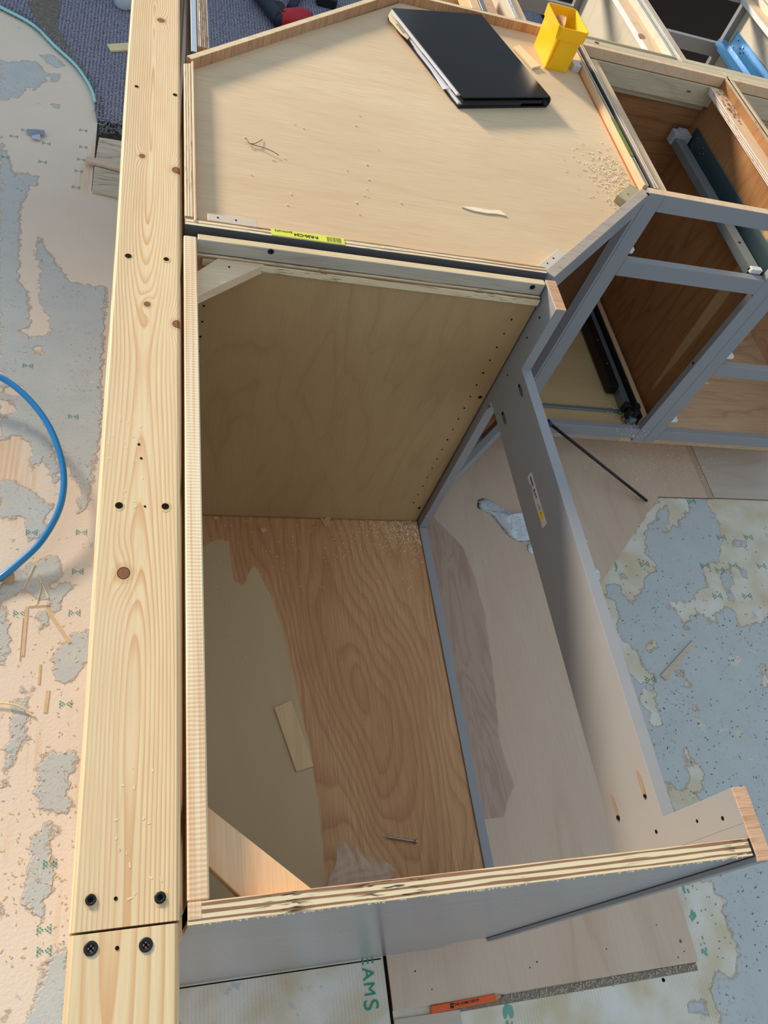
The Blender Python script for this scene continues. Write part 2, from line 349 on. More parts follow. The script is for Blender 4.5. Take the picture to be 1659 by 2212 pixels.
grey_left = [
    ZL([(0, -900), (90, -640), (140, -500), (300, -260), (460, -240), (440, 120), (440, 330), (380, 720), (340, 740), (345, 620), (300, 560), (270, 450), (230, 440), (150, 560), (120, 420), (60, 400), (0, 430)]),
    ZL([(0, 590), (60, 600), (130, 640), (200, 690), (225, 700), (190, 800), (200, 830), (130, 860), (100, 760), (0, 760)]), ZL([(130, 440), (230, 440), (250, 560), (240, 630), (190, 500), (140, 530)]),
    Z5([(0, 640), (130, 660), (270, 640), (380, 650), (500, 790), (470, 880), (350, 960), (280, 900), (260, 1000), (120, 1050), (0, 1070)]), Z5([(430, 600), (520, 570), (640, 640), (680, 710), (560, 710)]),
    Z5([(510, 780), (640, 790), (620, 860), (540, 870)]), Z5([(540, 1110), (630, 1110), (620, 1150), (560, 1150)]), Z5([(160, 1850), (250, 1830), (400, 1880), (420, 1950), (300, 1980), (280, 2400), (0, 2400), (0, 1960), (100, 1900)]),
    Z6([(0, 300), (120, 160), (340, 60), (540, 0), (600, 180), (570, 220), (500, 240), (480, 320), (680, 240), (705, 270), (660, 340), (600, 430), (570, 540), (520, 560), (470, 440), (340, 410), (320, 350), (130, 360), (40, 440), (80, 650), (100, 760), (60, 980), (30, 1070), (-60, 1000)]),
    Z6([(340, 590), (430, 530), (470, 600), (460, 680), (380, 680)]), Z6([(680, 760), (800, 720), (900, 720), (900, 900), (810, 1060), (760, 1110), (700, 1190), (620, 1220), (520, 1190), (510, 1060), (480, 1010), (540, 900), (640, 840)]),
    Z6([(170, 1280), (330, 1280), (335, 1330), (200, 1330)]), Z6([(140, 1380), (260, 1370), (250, 1780), (190, 1850), (120, 1980), (40, 2212), (20, 2212), (100, 1750)]), Z6([(370, 1890), (540, 1890), (740, 1860), (750, 1930), (680, 2030), (660, 2170), (640, 2300), (350, 2260)]),
    Z7([(330, -20), (650, -20), (655, 270), (560, 230), (490, 270), (340, 150)]), Z7([(300, 440), (450, 330), (570, 400), (470, 500), (460, 680), (540, 760), (490, 990), (390, 1050), (400, 1210), (340, 1170), (200, 1090), (230, 960), (290, 700)]),
    Z7([(340, 1680), (480, 1610), (500, 1650), (420, 1710)]), Z7([(520, 1520), (640, 1520), (640, 2000), (640, 2400), (150, 2400), (330, 1980), (420, 1720), (470, 1600)]), Z7([(-30, 1120), (40, 1150), (20, 1230), (-30, 1230)]), Z7([(60, 2050), (100, 2070), (60, 2170), (20, 2150)])]
tan_left = [ZL([(90, -600), (180, -700), (215, -520), (200, -500), (170, -480), (150, -380), (175, -350), (170, -200), (225, -50), (180, -30), (140, -20), (85, -50), (130, -70), (125, -180), (110, -240), (80, -260)]),
            ZL([(140, 20), (175, 15), (180, 50), (145, 52)]), ZL([(20, 190), (50, 180), (105, 195), (110, 230), (80, 240), (15, 220)]), ZL([(0, 250), (50, 260), (70, 290), (20, 330), (0, 320)])]
def sdf(poly, X, Y):
    P = np.array([at(u, v)[:2] for u, v in poly]); Q = np.roll(P, -1, 0)
    d = np.full(X.shape, 1e9); ins = np.zeros(X.shape, bool)
    for (ax, ay), (bx, by) in zip(P, Q):
        ex, ey = bx - ax, by - ay
        t = np.clip(((X - ax) * ex + (Y - ay) * ey) / (ex * ex + ey * ey + 1e-12), 0, 1)
        d = np.minimum(d, np.hypot(X - ax - t * ex, Y - ay - t * ey))
        c = ((ay > Y) != (by > Y)) & (X < (bx - ax) * (Y - ay) / (by - ay + 1e-12) + ax); ins ^= c
    return np.where(ins, d, -d)
def grid_mesh(name, xs, ys, z, attrs, mat, zfun=None):
    nx, ny = len(xs), len(ys); X, Y = np.meshgrid(xs, ys)
    co = np.zeros((nx * ny, 3)); co[:, 0] = X.ravel(); co[:, 1] = Y.ravel(); co[:, 2] = z if zfun is None else zfun(X, Y).ravel()
    i = np.arange(nx * ny).reshape(ny, nx); q = np.stack([i[:-1, :-1], i[:-1, 1:], i[1:, 1:], i[1:, :-1]], -1).reshape(-1, 4)
    me = bpy.data.meshes.new(name); me.vertices.add(len(co)); me.vertices.foreach_set('co', co.ravel())
    me.loops.add(q.size); me.loops.foreach_set('vertex_index', q.ravel()); me.polygons.add(len(q))
    me.polygons.foreach_set('loop_start', np.arange(len(q)) * 4); me.polygons.foreach_set('loop_total', np.full(len(q), 4)); me.update()
    for k, f in attrs.items():
        a = me.attributes.new(k, 'FLOAT', 'POINT'); a.data.foreach_set('value', f(X, Y).ravel().astype(np.float32))
    me.materials.append(mat); return me
def glue_mask(X, Y):
    right = X > 0.02
    r = np.full(X.shape, .2)
    for p in grey_right_holes: r = np.minimum(r, -sdf(p, X, Y))
    for p in grey_right_isles: r = np.maximum(r, sdf(p, X, Y))
    l = np.full(X.shape, -.2)
    for p in grey_left: l = np.maximum(l, sdf(p, X, Y))
    for p in tan_left: l = np.minimum(l, -sdf(p, X, Y))
    return np.clip(np.where(right, r, l), -.1, .1)
m = M('old_underlayment_floor', .7, .3)
a = m.n('Attribute'); a.attribute_name = 'glue'
sm = m.ma('ADD', a.outputs['Fac'], m.ma('MULTIPLY', m.ma('SUBTRACT', m.noise(m.pos(), 45, 4, 0, .6), .5), .045))
grey = m.ramp(sm, [(0, 0), (.0015, 1)])
small = m.ramp(m.noise(m.pos(), 11, 5, .4, .65), [(.665, 0), (.675, 1)])
X = m.xyz()
leftside = m.ma('LESS_THAN', X[0], .02)
gcol = m.mix(m.noise(m.pos(), 14, 4), L(182, 186, 184), L(200, 203, 200))
spk = m.ramp(m.noise(m.pos(), 120, 3, 1.2, .6), [(.60, 0), (.68, 1)])
gcol = m.mix(m.ma('MULTIPLY', spk, m.ramp(m.noise(m.pos(), 9, 2), [(.4, .2), (.65, .9)])), gcol, L(118, 118, 120))
tcol = m.mix(m.noise(m.pos(), 7, 3), L(226, 208, 188), L(232, 218, 202))
stv = m.ramp(m.noise(m.sc((150, 3, 1)), 1, 2), [(.4, 0), (.6, 1)])
strand = m.ramp(m.noise(m.sc((7, 1.6, 1)), 1, 2), [(.60, 0), (.66, 1)])
tcol = m.mix(m.ma('MULTIPLY', m.ma('MULTIPLY', strand, stv), .55), tcol, L(214, 170, 112))
comb = m.n('TexWave'); comb.inputs['Scale'].default_value = 130; comb.inputs['Distortion'].default_value = 2; m.put(comb.inputs['Vector'], m.sc((.35, 1, 1)))
rt = m.mix(m.ramp(m.noise(m.pos(), 10, 4), [(.35, 0), (.65, 1)]), L(210, 194, 162), L(228, 222, 210))
rt = m.mix(m.ma('MULTIPLY', m.ramp(m.noise(m.pos(), 8, 2), [(.5, 0), (.56, 1)]), m.ma('MULTIPLY', comb.outputs['Fac'], .15)), rt, L(165, 140, 100))
tcol = m.mix(leftside, rt, tcol)
c = m.mix(grey, tcol, gcol)
c = m.mix(m.ma('MULTIPLY', small, .8), c, m.mix(grey, gcol, tcol))
edge = m.ramp(m.ma('ABSOLUTE', sm), [(0, .5), (.0025, 0)])
c = m.mix(edge, c, L(120, 100, 80))
m.col(c).bump(m.ma('ADD', m.ma('MULTIPLY', grey, 2.5), m.noise(m.pos(), 160, 3, .5)), .45, .0012)
FLOORM = m.m
# left of the stud wall the sheet stops at the arc; one slab carries everything
NX = np.linspace(-1.3, 2.6, 391); NY = np.linspace(-.9, 3.35, 426)
me = grid_mesh('floor', NX, NY, 0.0, {'glue': glue_mask}, FLOORM)
floor = link('floor', me, None, (0, 0, 0)); tag(floor, 'old underlayment floor with peeled grey glue paper patches', kind='structure')
board('floor', -4, 5.2, -3, 5.6, -.06, -.012, plain('floor_base', L(150, 140, 125), .8), None, origin=(0, 0, -.06)); o = COL.objects[-1]
tag(o, 'subfloor deck under the carpet and underlayment', kind='structure')
# sheets of new plywood
SHEET = veneer('new_underlayment_sheet', L(208, 180, 154), L(216, 192, 168), L(170, 130, 104), 'y', 6, .9, 4.5, .28, .12, seed=21, rough=.55)
m = SHEET; X = m.xyz()
yr = m.ramp(m.ma('DIVIDE', m.ma('SUBTRACT', X[1], .2), .8), [(0, .0), (.045, .28), (.11, .63), (.24, .52), (.40, .72), (.63, .89), (.76, .87), (.88, .68), (.97, .2), (1, 0)])
sx = m.ma('SUBTRACT', m.ma('ADD', .70, m.ma('MULTIPLY', yr, .10)), m.ma('ADD', X[0], m.ma('MULTIPLY', m.ma('SUBTRACT', m.noise(m.sc((30, 8, 1)), 1, 3), .5), .02)))
st = m.ramp(sx, [(0, 0), (.004, 1)]); hn = m.ma('FRACT', m.ma('MULTIPLY', m.noise(m.sc((12, 2.2, 1)), 1, 3, .6), 11))
hc = m.mix(m.ramp(hn, [(0, .8), (.15, .2), (.6, 0), (1, .8)]), L(172, 142, 124), L(140, 106, 88))
stm = m.ma('MULTIPLY', m.ma('MULTIPLY', m.ma('MULTIPLY', st, .6), m.ma('LESS_THAN', X[1], 1.0)), m.ma('GREATER_THAN', X[1], .225))
m.col(m.mix(m.ma('MAXIMUM', stm, m.ma('MULTIPLY', m.ma('GREATER_THAN', X[0], 1.628), .45)), m.base_out, hc))
SH = SHEET.m
SX = veneer('new_underlayment_sheet_pale', L(196, 182, 166), L(206, 190, 172), L(160, 128, 105), 'x', 9, .9, 4.5, .3, .12, seed=31, rough=.55).m
EDGE = plain('sheet_edge', L(110, 82, 62), .8)
z1 = .006
prism('plywood_sheet', [(.423, -.089), (1.09, -.093), (1.105, .757), (1.16, .806), (1.447, 1.093), (1.652, 1.096), (1.652, 1.6), (.2, 1.6), (.2, .02), (.423, .01)], 0.0, z1, SH, floor, {'-x': EDGE, '-y': EDGE, '+x': EDGE, (.707, -.707, 0): EDGE}, bev=.0005)
prism('plywood_sheet', [(1.654, 1.098), (2.6, 1.105), (2.6, 1.6), (1.654, 1.6)], 0.0, z1, SX, floor, {'-y': EDGE}, bev=.0005)
prism('plywood_sheet', [(.424, -.5), (.548, -.5), (.552, -.104), (.424, -.102)], 0.0, z1 * .8, SX, floor, bev=.0005)
board('joint_gap', .4175, .4228, -.6, .03, -.0005, .0008, HOLE, floor, bev=0)
board('joint_gap', -.0, .413, -.0045, -.0025, -.0005, .0006, HOLE, floor, bev=0)
board('joint_gap', .55, 1.087, -.108, -.093, -.0005, .0007, plain('dusty_gap', L(150, 136, 118), .9, .2, 0, .3, 120), floor, bev=0)
flakes('gap_rubble', [(random.uniform(.66, 1.088), random.uniform(-.107, -.094), .0006) for _ in range(170)], .0045, plain('pale_rubble', L(184, 172, 152), .9, .2, 0, .12, 90), floor, .0002, .0008)
discs('nail_head', [at(u, v, z1) for u, v in ((897, 2098), (933, 2137), (1145, 2090), (1160, 2078), (1418, 1998), (1478, 2055), (1465, 2068), (1310, 2050))], (0, 0, 1), .0013, HOLE, floor)
discs('knot_spot', [at(1470, 2033, z1)], (0, 0, 1), .0035, plain('knot_brown_spot', L(140, 100, 72), .8), floor, .0002, 1.3, (.2, 1, 0)); discs('nail_head', [at(1433, 2117)], (0, 0, 1), .0042, HOLE, floor, .0004)
GREEN = plain('green_print', L(40, 150, 125), .7)
# green sheet stamps
bm = bmesh.new()
def stamp(u, v, s=.011):
    x, y, _ = at(u, v)
    for sx in (-1, 1):
        for i, (dx, dy) in enumerate(((.25, 0), (.55, .25), (.55, -.25), (.95, .5), (.95, -.5), (.95, .12), (.95, -.12))):
            cx, cy = x + sx * dx * s, y + dy * s * 1.1
            V = [bm.verts.new((cx + a * s * .13, cy + b * s * .10, .0009)) for a, b in ((-1, -1), (1, -1), (1, 1), (-1, 1))]; bm.faces.new(V)
for u, v in ((180, 282), (180, 318), (175, 345), (170, 370), (164, 405), (68, 1150), (176, 1150), (168, 1235), (161, 1324), (42, 1325), (142, 1521), (95, 2008), (95, 2054), (108, 1866), (158, 900), (60, 790), (100, 310), (92, 350), (55, 282), (30, 295), (12, 340)): stamp(u, v)
for u, v in ((1558, 1161), (1617, 1161), (1523, 1222), (1584, 1222), (1645, 1223), (1550, 1288), (1614, 1288), (1555, 1232), (1392, 1219), (1405, 1468), (1493, 1083), (1470, 2020)): stamp(u, v, .014)
o = finish('printed_mark', bm, GREEN, floor); o['kind'] = 'stuff'
for ch, (u, v), s in (('E', (792, 2074), .032), ('A', (794, 2104), .032), ('M', (797, 2137), .03), ('S', (800, 2171), .04)):
    x, y, _ = at(u, v); text('printed_letter', ch, s, (x, y, .0012), ((0, -1, 0), (1, 0, 0)), GREEN, floor, .0002)
# green smears by the right sheet edge
bm = bmesh.new()
for u, v, r in ((1478, 1920, .007), (1497, 1978, .010), (1518, 2045, .010), (1099, 2185, .014), (1330, 1222, .007), (1373, 1150, .005)):
    x, y, _ = at(u, v); [disc_at(bm, (x + random.gauss(0, r * .4), y + random.gauss(0, r * .9), .0004), (0, 0, 1), r * random.uniform(.12, .4), .0003 + .00008 * _, 7, 2.2, (random.gauss(0, .4), 1, 0)) for _ in range(7)]
o = finish('green_smear', bm, plain('green_smear_paint', L(120, 175, 155), .7, .3, 0, .1, 200), floor); o['kind'] = 'stuff'
# debris on the floor
SPL = plain('pale_splinter_wood', L(236, 214, 168), .7)
DUST = plain('sawdust', L(246, 226, 188), .9)
sp = []
for _ in range(260): sp.append(at(random.uniform(0, 200), random.uniform(1150, 2100)))
flakes('wood_splinter', sp, .004, SPL, floor, .0003, .0006)
sp = [at(random.gauss(1420, 75), random.gauss(1000, 35), z1) for _ in range(420)]; sp += [(random.uniform(.8, 1.6), random.uniform(.2, 1.05), z1) for _ in range(60)]
sp = [p for p in sp if p[1] > 1.10 or p[0] < 1.05]
flakes('sawdust_scatter', sp, .0035, DUST, floor, .0002, .0005)
sp = [at(random.uniform(1300, 1659), random.uniform(1130, 2100)) for _ in range(500)]
flakes('grit', sp, .0032, plain('dark_grit', L(105, 98, 95), .9), floor, .0002, .0008)
for (a_, b_), w in ((((330, 85), (222, 325)), .0022), (((355, 170), (462, 405)), .0028), (((275, 485), (470, 470)), .002), (((218, 590), (185, 1000)), .0016), (((400, 270), (345, 490)), .0016)):
    p = at(a_[0] / 4.423, 1200 + a_[1] / 4.423); q = at(b_[0] / 4.423, 1200 + b_[1] / 4.423)
    prism('loose_splinter', seg(p, q, w), .0005, .002, SPL, floor, bev=0)
GOLD = plain('torn_ply_strand', L(220, 190, 150), .7, .3, 0, .1, 90)
for a_, b_, w in (((450, 520), (665, 835), .007), ((258, 490), (215, 960), .006), ((385, 1040), (370, 1230), .004), ((460, 1290), (430, 1500), .007)):
    p = at(a_[0] / 4.423, 1200 + a_[1] / 4.423); q = at(b_[0] / 4.423, 1200 + b_[1] / 4.423)
    prism('torn_strand', seg(p, q, w), .0003, .0014, GOLD, floor, bev=0)

# ---------------------------------------------------------------- carpet
m = M('blue_grey_loop_carpet', .95, .1)
q = m.noise(m.sc((1, 1, 1)), 180, 3, 0, .7); w = m.n('TexWave'); w.inputs['Scale'].default_value = 26; w.inputs['Distortion'].default_value = 3; w.inputs['Detail Scale'].default_value = 4
m.put(w.inputs['Vector'], m.pos())
h = m.ma('ADD', q, m.ma('MULTIPLY', w.outputs['Fac'], .14))
m.col(m.mix(m.ramp(h, [(.42, 0), (.72, 1)]), L(78, 80, 100), L(172, 172, 186))).bump(h, 1.0, .006)
CARP = m.m
arc = [at(u, v) for u, v in ((-160, -60), (0, 22), (70, 60), (120, 108), (165, 150), (195, 195), (206, 228), (209, 262))]
cx0 = [(p[0], p[1]) for p in smooth_path(arc, 4)]
cpoly = cx0 + [(-.137, 2.565), (.6, 2.58), (3.6, 2.62), (3.6, 5.2), (-1.8, 5.2)]
bm = bmesh.new(); add_prism(bm, cpoly, -.01, .012)
carpet = finish('carpet', bm, CARP, None, origin=(0, 3.5, -.01)); tag(carpet, 'blue-grey loop pile carpet beyond the cabinets, ragged along one edge', kind='structure')
# loose pile along the cut edge
sp = []
for i in range(1400):
    x = random.uniform(-.22, -.02); sp.append((x, 2.563 + random.uniform(-.008, .012), .004))
for i in range(900):
    k = random.randrange(len(cx0) - 1); t = random.random(); sp.append((cx0[k][0] * (1 - t) + cx0[k + 1][0] * t + random.uniform(0, .02), cx0[k][1] * (1 - t) + cx0[k + 1][1] * t + random.uniform(0, .03), .008))
o = flakes('frayed_yarn', sp, .009, CARP, carpet, .001, .004)
BACK = plain('torn_carpet_backing', L(128, 122, 112), .95, .1, 0, .35, 70)
bk = [at(u, v) for u, v in ((85, 62), (120, 60), (160, 128), (185, 165), (165, 150), (130, 118), (60, 52), (60, 12), (128, 4), (128, 40))]
prism('torn_backing', [(p[0], p[1]) for p in bk[:1] + bk[7:] + bk[1:7]], .0115, .014, BACK, carpet, bev=0)
# edge strip along the arc
tr = [(p[0], p[1], .012) for p in smooth_path(arc[:-1], 6)]
o = tube('trim_1', tr, .0055, plain('pale_teal_edge_strip', L(160, 225, 222), .35, .5, 0, .05, 40), None, 6)
tag(o, 'thin pale teal strip curving along the carpet edge', kind='structure')

# opening in the floor at the end of the carpet, with joist offcuts
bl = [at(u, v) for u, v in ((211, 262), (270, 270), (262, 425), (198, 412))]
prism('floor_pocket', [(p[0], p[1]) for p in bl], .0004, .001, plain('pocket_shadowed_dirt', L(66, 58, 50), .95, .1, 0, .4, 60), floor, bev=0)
FIR = veneer('fir_offcut_face', L(206, 196, 176), L(218, 206, 186), L(150, 125, 100), 'x', 12, 2.2, 14, .9, .3, seed=40).m
for k, (pp, lab) in enumerate(((((214, 296), (268, 305), (262, 372), (205, 352)), 'weathered fir block set in the floor pocket, nearer the carpet'),
                               (((204, 358), (264, 374), (256, 424), (199, 410)), 'striped fir block set in the floor pocket, away from the carpet'))):
    pt = [at(u, v, .012) for u, v in pp]
    o = prism('fir_block', [(p[0], p[1]) for p in pt], .001, .012, FIR, None); tag(o, lab, 'wood block', 'fir blocks in the floor pocket')
a_, b_ = at(186, 341, .022), at(300, 372, .022)
o = prism('wood_strip', seg(a_, b_, .026), .0125, .022, veneer('strip_wood', L(214, 192, 168), L(224, 204, 180), L(170, 138, 110), 'x', 6, 2, 8, .3, .3, seed=44).m, None)
tag(o, 'thin pale wood strip lying across the two fir blocks', 'wood strip')
tube('twine', smooth_path([at(u, v, .006) for u, v in ((212, 266), (222, 270), (236, 262), (250, 268))], 4), .0012, plain('twine_fibre', L(190, 180, 155), .9), None, 5)
tag(COL.objects[-1], 'short loop of twine in the floor pocket under the carpet edge', 'twine')
flakes('pocket_rubble', [at(random.uniform(213, 266), random.uniform(266, 292)) for _ in range(120)], .006, plain('rubble', L(120, 130, 135), .9, .2, 0, .3, 60), floor, .001, .003)
# strip of wood on the carpet left of the wall
pt = [at(u, v, .018) for u, v in ((231, 96), (290, 92), (290, 108), (239, 110))]
o = prism('wood_shim', [(p[0], p[1]) for p in pt], .0125, .02, SPL, None); tag(o, 'pale wood shim on the carpet left of the stud wall', 'shim')
# white cup lying at the wall
cx, cy, _ = at(268, 4, .03)
bm = bmesh.new(); n = 20; prof = [(.030, .012), (.036, .02), (.040, .085), (.037, .085), (.033, .024)]
rg = [[bm.verts.new((cx + math.cos(t) * r, cy + math.sin(t) * r, z)) for t in [2 * math.pi * k / n for k in range(n)]] for r, z in prof]
for A, B in zip(rg, rg[1:]):
    for k in range(n): bm.faces.new((A[k], A[(k + 1) % n], B[(k + 1) % n], B[k]))
bm.faces.new(rg[0][::-1]); bm.faces.new(rg[-1])
cup = finish('cup', bm, plain('pale_cup', L(205, 215, 228), .4), None, True); tag(cup, 'pale white cup standing on the carpet beside the stud wall', 'cup')
bm = bmesh.new(); rr = [[bm.verts.new((cx + math.cos(t) * r, cy + math.sin(t) * r, z)) for t in [2 * math.pi * k / n for k in range(n)]] for r, z in ((.0405, .083), (.0415, .085), (.0405, .087), (.0365, .087), (.0365, .083))]
for A, B in zip(rr, rr[1:] + rr[:1]):
    for k in range(n): bm.faces.new((A[k], A[(k + 1) % n], B[(k + 1) % n], B[k]))
finish('rim', bm, WHITEP, cup, True)

# ---------------------------------------------------------------- unseen wall added to shade the far floor; light enters over its sill
far = thing('shade_wall', (0, 5.35, 0), 'unseen wall with a long open band, added to shade the far floor', kind='structure')
WALLM = plain('painted_plaster', L(205, 205, 205), .9)
board('shade_panel', -9, 6, 5.3, 5.4, -.06, 1.42, WALLM, far, bev=0); board('shade_panel', -9, 6, 5.3, 5.4, 3.2, 3.5, WALLM, far, bev=0)
board('shade_panel', 1.5, 6, 5.3, 5.4, 1.42, 3.2, WALLM, far, bev=0)
board('shade_sill', -9, 1.5, 5.22, 5.42, 1.42, 1.45, WHITEP, far, bev=.002)

# ---------------------------------------------------------------- stud wall with its cap plate
wall = thing('wall_left', (-.047, .9, 0), 'low stud wall with a knotty pine cap plate left of the cabinets', kind='structure')
kn = [(*at(u, v, .876)[:2], r) for u, v, r in ((307, 337, .0048), (348, 44, .007), (382, 368, .0075), (318, 657, .0045), (383, 700, .0065), (267, 1238, .0068))]
CAP = pine('pine_cap_plate', -.048, kn, seed=3.3)
CAP2 = pine('pine_cap_plate_end', -.06, (), light=L(232, 208, 166), dark=L(200, 155, 104), orange=L(212, 150, 90), ring=.011, seed=9.1, dscale=.06)
STUD = pine('stud_pine', -.05, (), seed=5, ring=.006)
def rounded_cap(name, xl0, xr0, xl1, xr1, y0, y1, z0, z1, mat, yskew=0.0):
    bm = bmesh.new(); r = .004; n = 24
    rings = []
    for i in range(n + 1):
        t = i / n; y = y0 + (y1 - y0) * t; xl = xl0 + (xl1 - xl0) * t + .0006 * math.sin(9 * y); xr = xr0 + (xr1 - xr0) * t
        pr = [(xl, z0), (xr, z0), (xr, z1 - r), (xr - r * .3, z1 - r * .3), (xr - r, z1), (xl + r, z1), (xl + r * .3, z1 - r * .3), (xl, z1 - r)]
        rings.append([bm.verts.new((x, y + (yskew * (x - xl) / .09 if i in (0, n) else 0), z)) for x, z in pr])
    for A, B in zip(rings, rings[1:]):
        for k in range(8): bm.faces.new((A[k], A[(k + 1) % 8], B[(k + 1) % 8], B[k]))
    bm.faces.new(rings[0][::-1]); bm.faces.new(rings[-1])
    return finish(name, bm, mat, wall)
plate = rounded_cap('cap_plate', -.0915, -.0035, -.090, -.002, .0055, 2.35, .838, .876, CAP)
plate2 = rounded_cap('cap_plate', -.094, -.0045, -.0915, -.0045, -.9, .0035, .838, .876, CAP2)
board('top_plate', -.0905, -.004, -.9, 2.35, .8, .8375, STUD, wall, bev=.002)
board('sole_plate', -.0905, -.004, -.9, 2.35, .0, .038, STUD, wall, bev=.002)
for y in (-.7, -.3, .1, .5, .9, 1.3, 1.7, 2.1, 2.31): board('stud', -.0905, -.004, y - .019, y + .019, .0385, .7995, STUD, wall, bev=.002)
TORN = plain('torn_wood_fibre', L(225, 195, 140), .9, .1, 0, .2, 200)
for u, v, r in ((295, 187, .0042), (378, 205, .0045), (277, 553, .005), (359, 560, .0052), (257, 1092, .006), (357, 1094, .0055), (196, 1944, .0062), (346, 1939, .006)):
    x, y, _ = at(u, v, .876)
    o = discs('screw_hole', [(x + .0008, y - .001, .876)], (0, 0, 1), r, TORN, plate, .0002, 1.2, (.3, 1, 0), n=9)
    discs('hole_shadow', [(x, y, .876)], (0, 0, 1), r * .8, HOLE, plate, .0005, 1.0, n=9)
    if v > 1900: screw_head('sunk_screw', (x, y, .877), (0, 0, 1), r * .72, SCREWM, plate)
for u, v in ((196, 2049), (315, 2041)):
    x, y, _ = at(u, v, .876); screw_head('screw', (x, y, .8762), (0, 0, 1), .0056, SCREWM, plate2)
discs('nail_hole', [at(u, v, .876) for u, v in ((250, 1941), (313, 1094), (305, 990), (300, 960))], (0, 0, 1), .0014, HOLE, plate)
discs('nail_hole', [at(253, 2048, .876)], (0, 0, 1), .0017, HOLE, plate2)
flakes('surface_dent', [at(random.gauss(285, 28), random.choice([random.uniform(1640, 1960), random.uniform(900, 1100)]), .876) for _ in range(34)], .0028, plain('dent_wood', L(236, 214, 168), .7), plate, -.0002, .0004, curl=False)

# ---------------------------------------------------------------- open sink base cabinet (nearest)
sink = thing('sink_base_cabinet', (.3, .45, 0), 'open grey sink base cabinet without top, the nearest one beside the stud wall', 'cabinet')
PE = plyedge('ply_edge_near', 'y', .018, -.001, 3, dark=.9)
vprism('side_panel', [(.002, 0), (.53, 0), (.53, .1), (.588, .1), (.588, .876), (.002, .876)], 'y', 0, .018, BIRCHZ, sink, {'+z': PE, '-y': GLOSS}, bev=.0006)
bm = bmesh.new()   # ragged splinters along the sawn edge
for i in range(120):
    x = random.uniform(.005, .585); l = random.uniform(.0012, .0042)
    V = [bm.verts.new(p) for p in ((x, .0002, .8762), (x + l, .0002, .8762), (x + l * .6, -.0016 * random.uniform(.3, 1), .8755), (x + l * .3, .0004, .8735))]
    bm.faces.new((V[0], V[1], V[2])); bm.faces.new((V[0], V[2], V[3])); bm.faces.new((V[1], V[3], V[2]))
o = finish('splintered_edge', bm, DUST, sink); o['kind'] = 'stuff'
FARM = veneer('birch_far_side', L(176, 148, 104), L(188, 160, 118), L(142, 108, 70), 'z', 8, 1.8, 6.5, .26, .12, seed=2)
PEF = plyedge('ply_edge_far', 'y', .018, .884, 2.5, run='x')
board('side_panel', .002, .588, .884, .901, .0, .853, FARM.m, sink, {'+z': PEF})
board('nailing_strip', .022, .588, .890, .903, .8533, .876, veneer('grey_stained_strip', L(190, 184, 168), L(204, 196, 178), L(150, 138, 118), 'x', 7, 3, 20, .4, .3, seed=50).m, sink, {'+z': RIMTOP})
for u, v in ((585, 543), (1150, 620)):
    d = ROT @ np.array([(u - 829.5) / FPX, -(v - 1106) / FPX, -1.0]); t = (.89 - CAM[1]) / d[1]; p = CAM + t * d
    screw_head('screw', (float(p[0]), .8895, float(p[2])), (0, -1, 0), .0046, SCREWM, sink)
board('ledge_strip', .03, .588, .880, .8838, .838, .851, PEF, sink)
# back rail: saw-chattered pine
m = M('sawn_back_rail', .7, .3); X = m.xyz()
ch = m.n('TexWave'); ch.bands_direction = 'Y'; ch.inputs['Scale'].default_value = 70; ch.inputs['Distortion'].default_value = 1.5; m.put(ch.inputs['Vector'], m.pos())
st = m.noise(m.sc((260, 3, 3)), 1, 2)
c = m.mix(m.ramp(st, [(.4, 0), (.65, 1)]), L(240, 222, 186), L(222, 184, 146))
c = m.mix(m.ma('MULTIPLY', ch.outputs['Fac'], .14), c, L(190, 150, 110)); m.col(c).bump(m.ma('ADD', ch.outputs['Fac'], st), .25, .0006)
board('back_rail', .002, .0205, .0185, .897, .78, .8755, m.m, sink, bev=.0015)
board('back_rail_end', .002, .0145, .0035, .0182, .80, .8762, m.m, sink, bev=.001)
board('back_panel', .002, .010, .0185, .8835, .1, .779, BIRCHZ, sink)
# cabinet bottom with pale sapwood
sap_px = [(425, 1190), (450, 1172), (470, 1165), (495, 1168), (502, 1215), (507, 1255), (528, 1262), (535, 1240), (548, 1215), (570, 1250), (590, 1290), (608, 1350), (625, 1410), (640, 1470), (655, 1540), (668, 1600), (680, 1660), (690, 1730), (697, 1800), (705, 1900), (705, 2000), (400, 2000), (380, 1600), (380, 1250)]
def sapmask(X, Y):
    P = np.array([at(u, v, .154)[:2] for u, v in sap_px]); Q = np.roll(P, -1, 0)
    d = np.full(X.shape, 1e9); ins = np.zeros(X.shape, bool)
    for (ax, ay), (bx, by) in zip(P, Q):
        ex, ey = bx - ax, by - ay; t = np.clip(((X - ax) * ex + (Y - ay) * ey) / (ex * ex + ey * ey + 1e-12), 0, 1)
        d = np.minimum(d, np.hypot(X - ax - t * ex, Y - ay - t * ey)); ins ^= ((ay > Y) != (by > Y)) & (X < (bx - ax) * (Y - ay) / (by - ay + 1e-12) + ax)
    return np.clip(np.where(ins, d, -d), -.1, .1)
m = M('heartwood_sapwood_veneer', .5, .3); X = m.xyz()
a = m.n('Attribute'); a.attribute_name = 'sap'
wv = m.ma('ADD', a.outputs['Fac'], m.ma('MULTIPLY', m.ma('SUBTRACT', m.noise(m.sc((60, 12, 1)), 1, 3), .5), .012))
sapf = m.ramp(wv, [(0, 0), (.003, 1)])
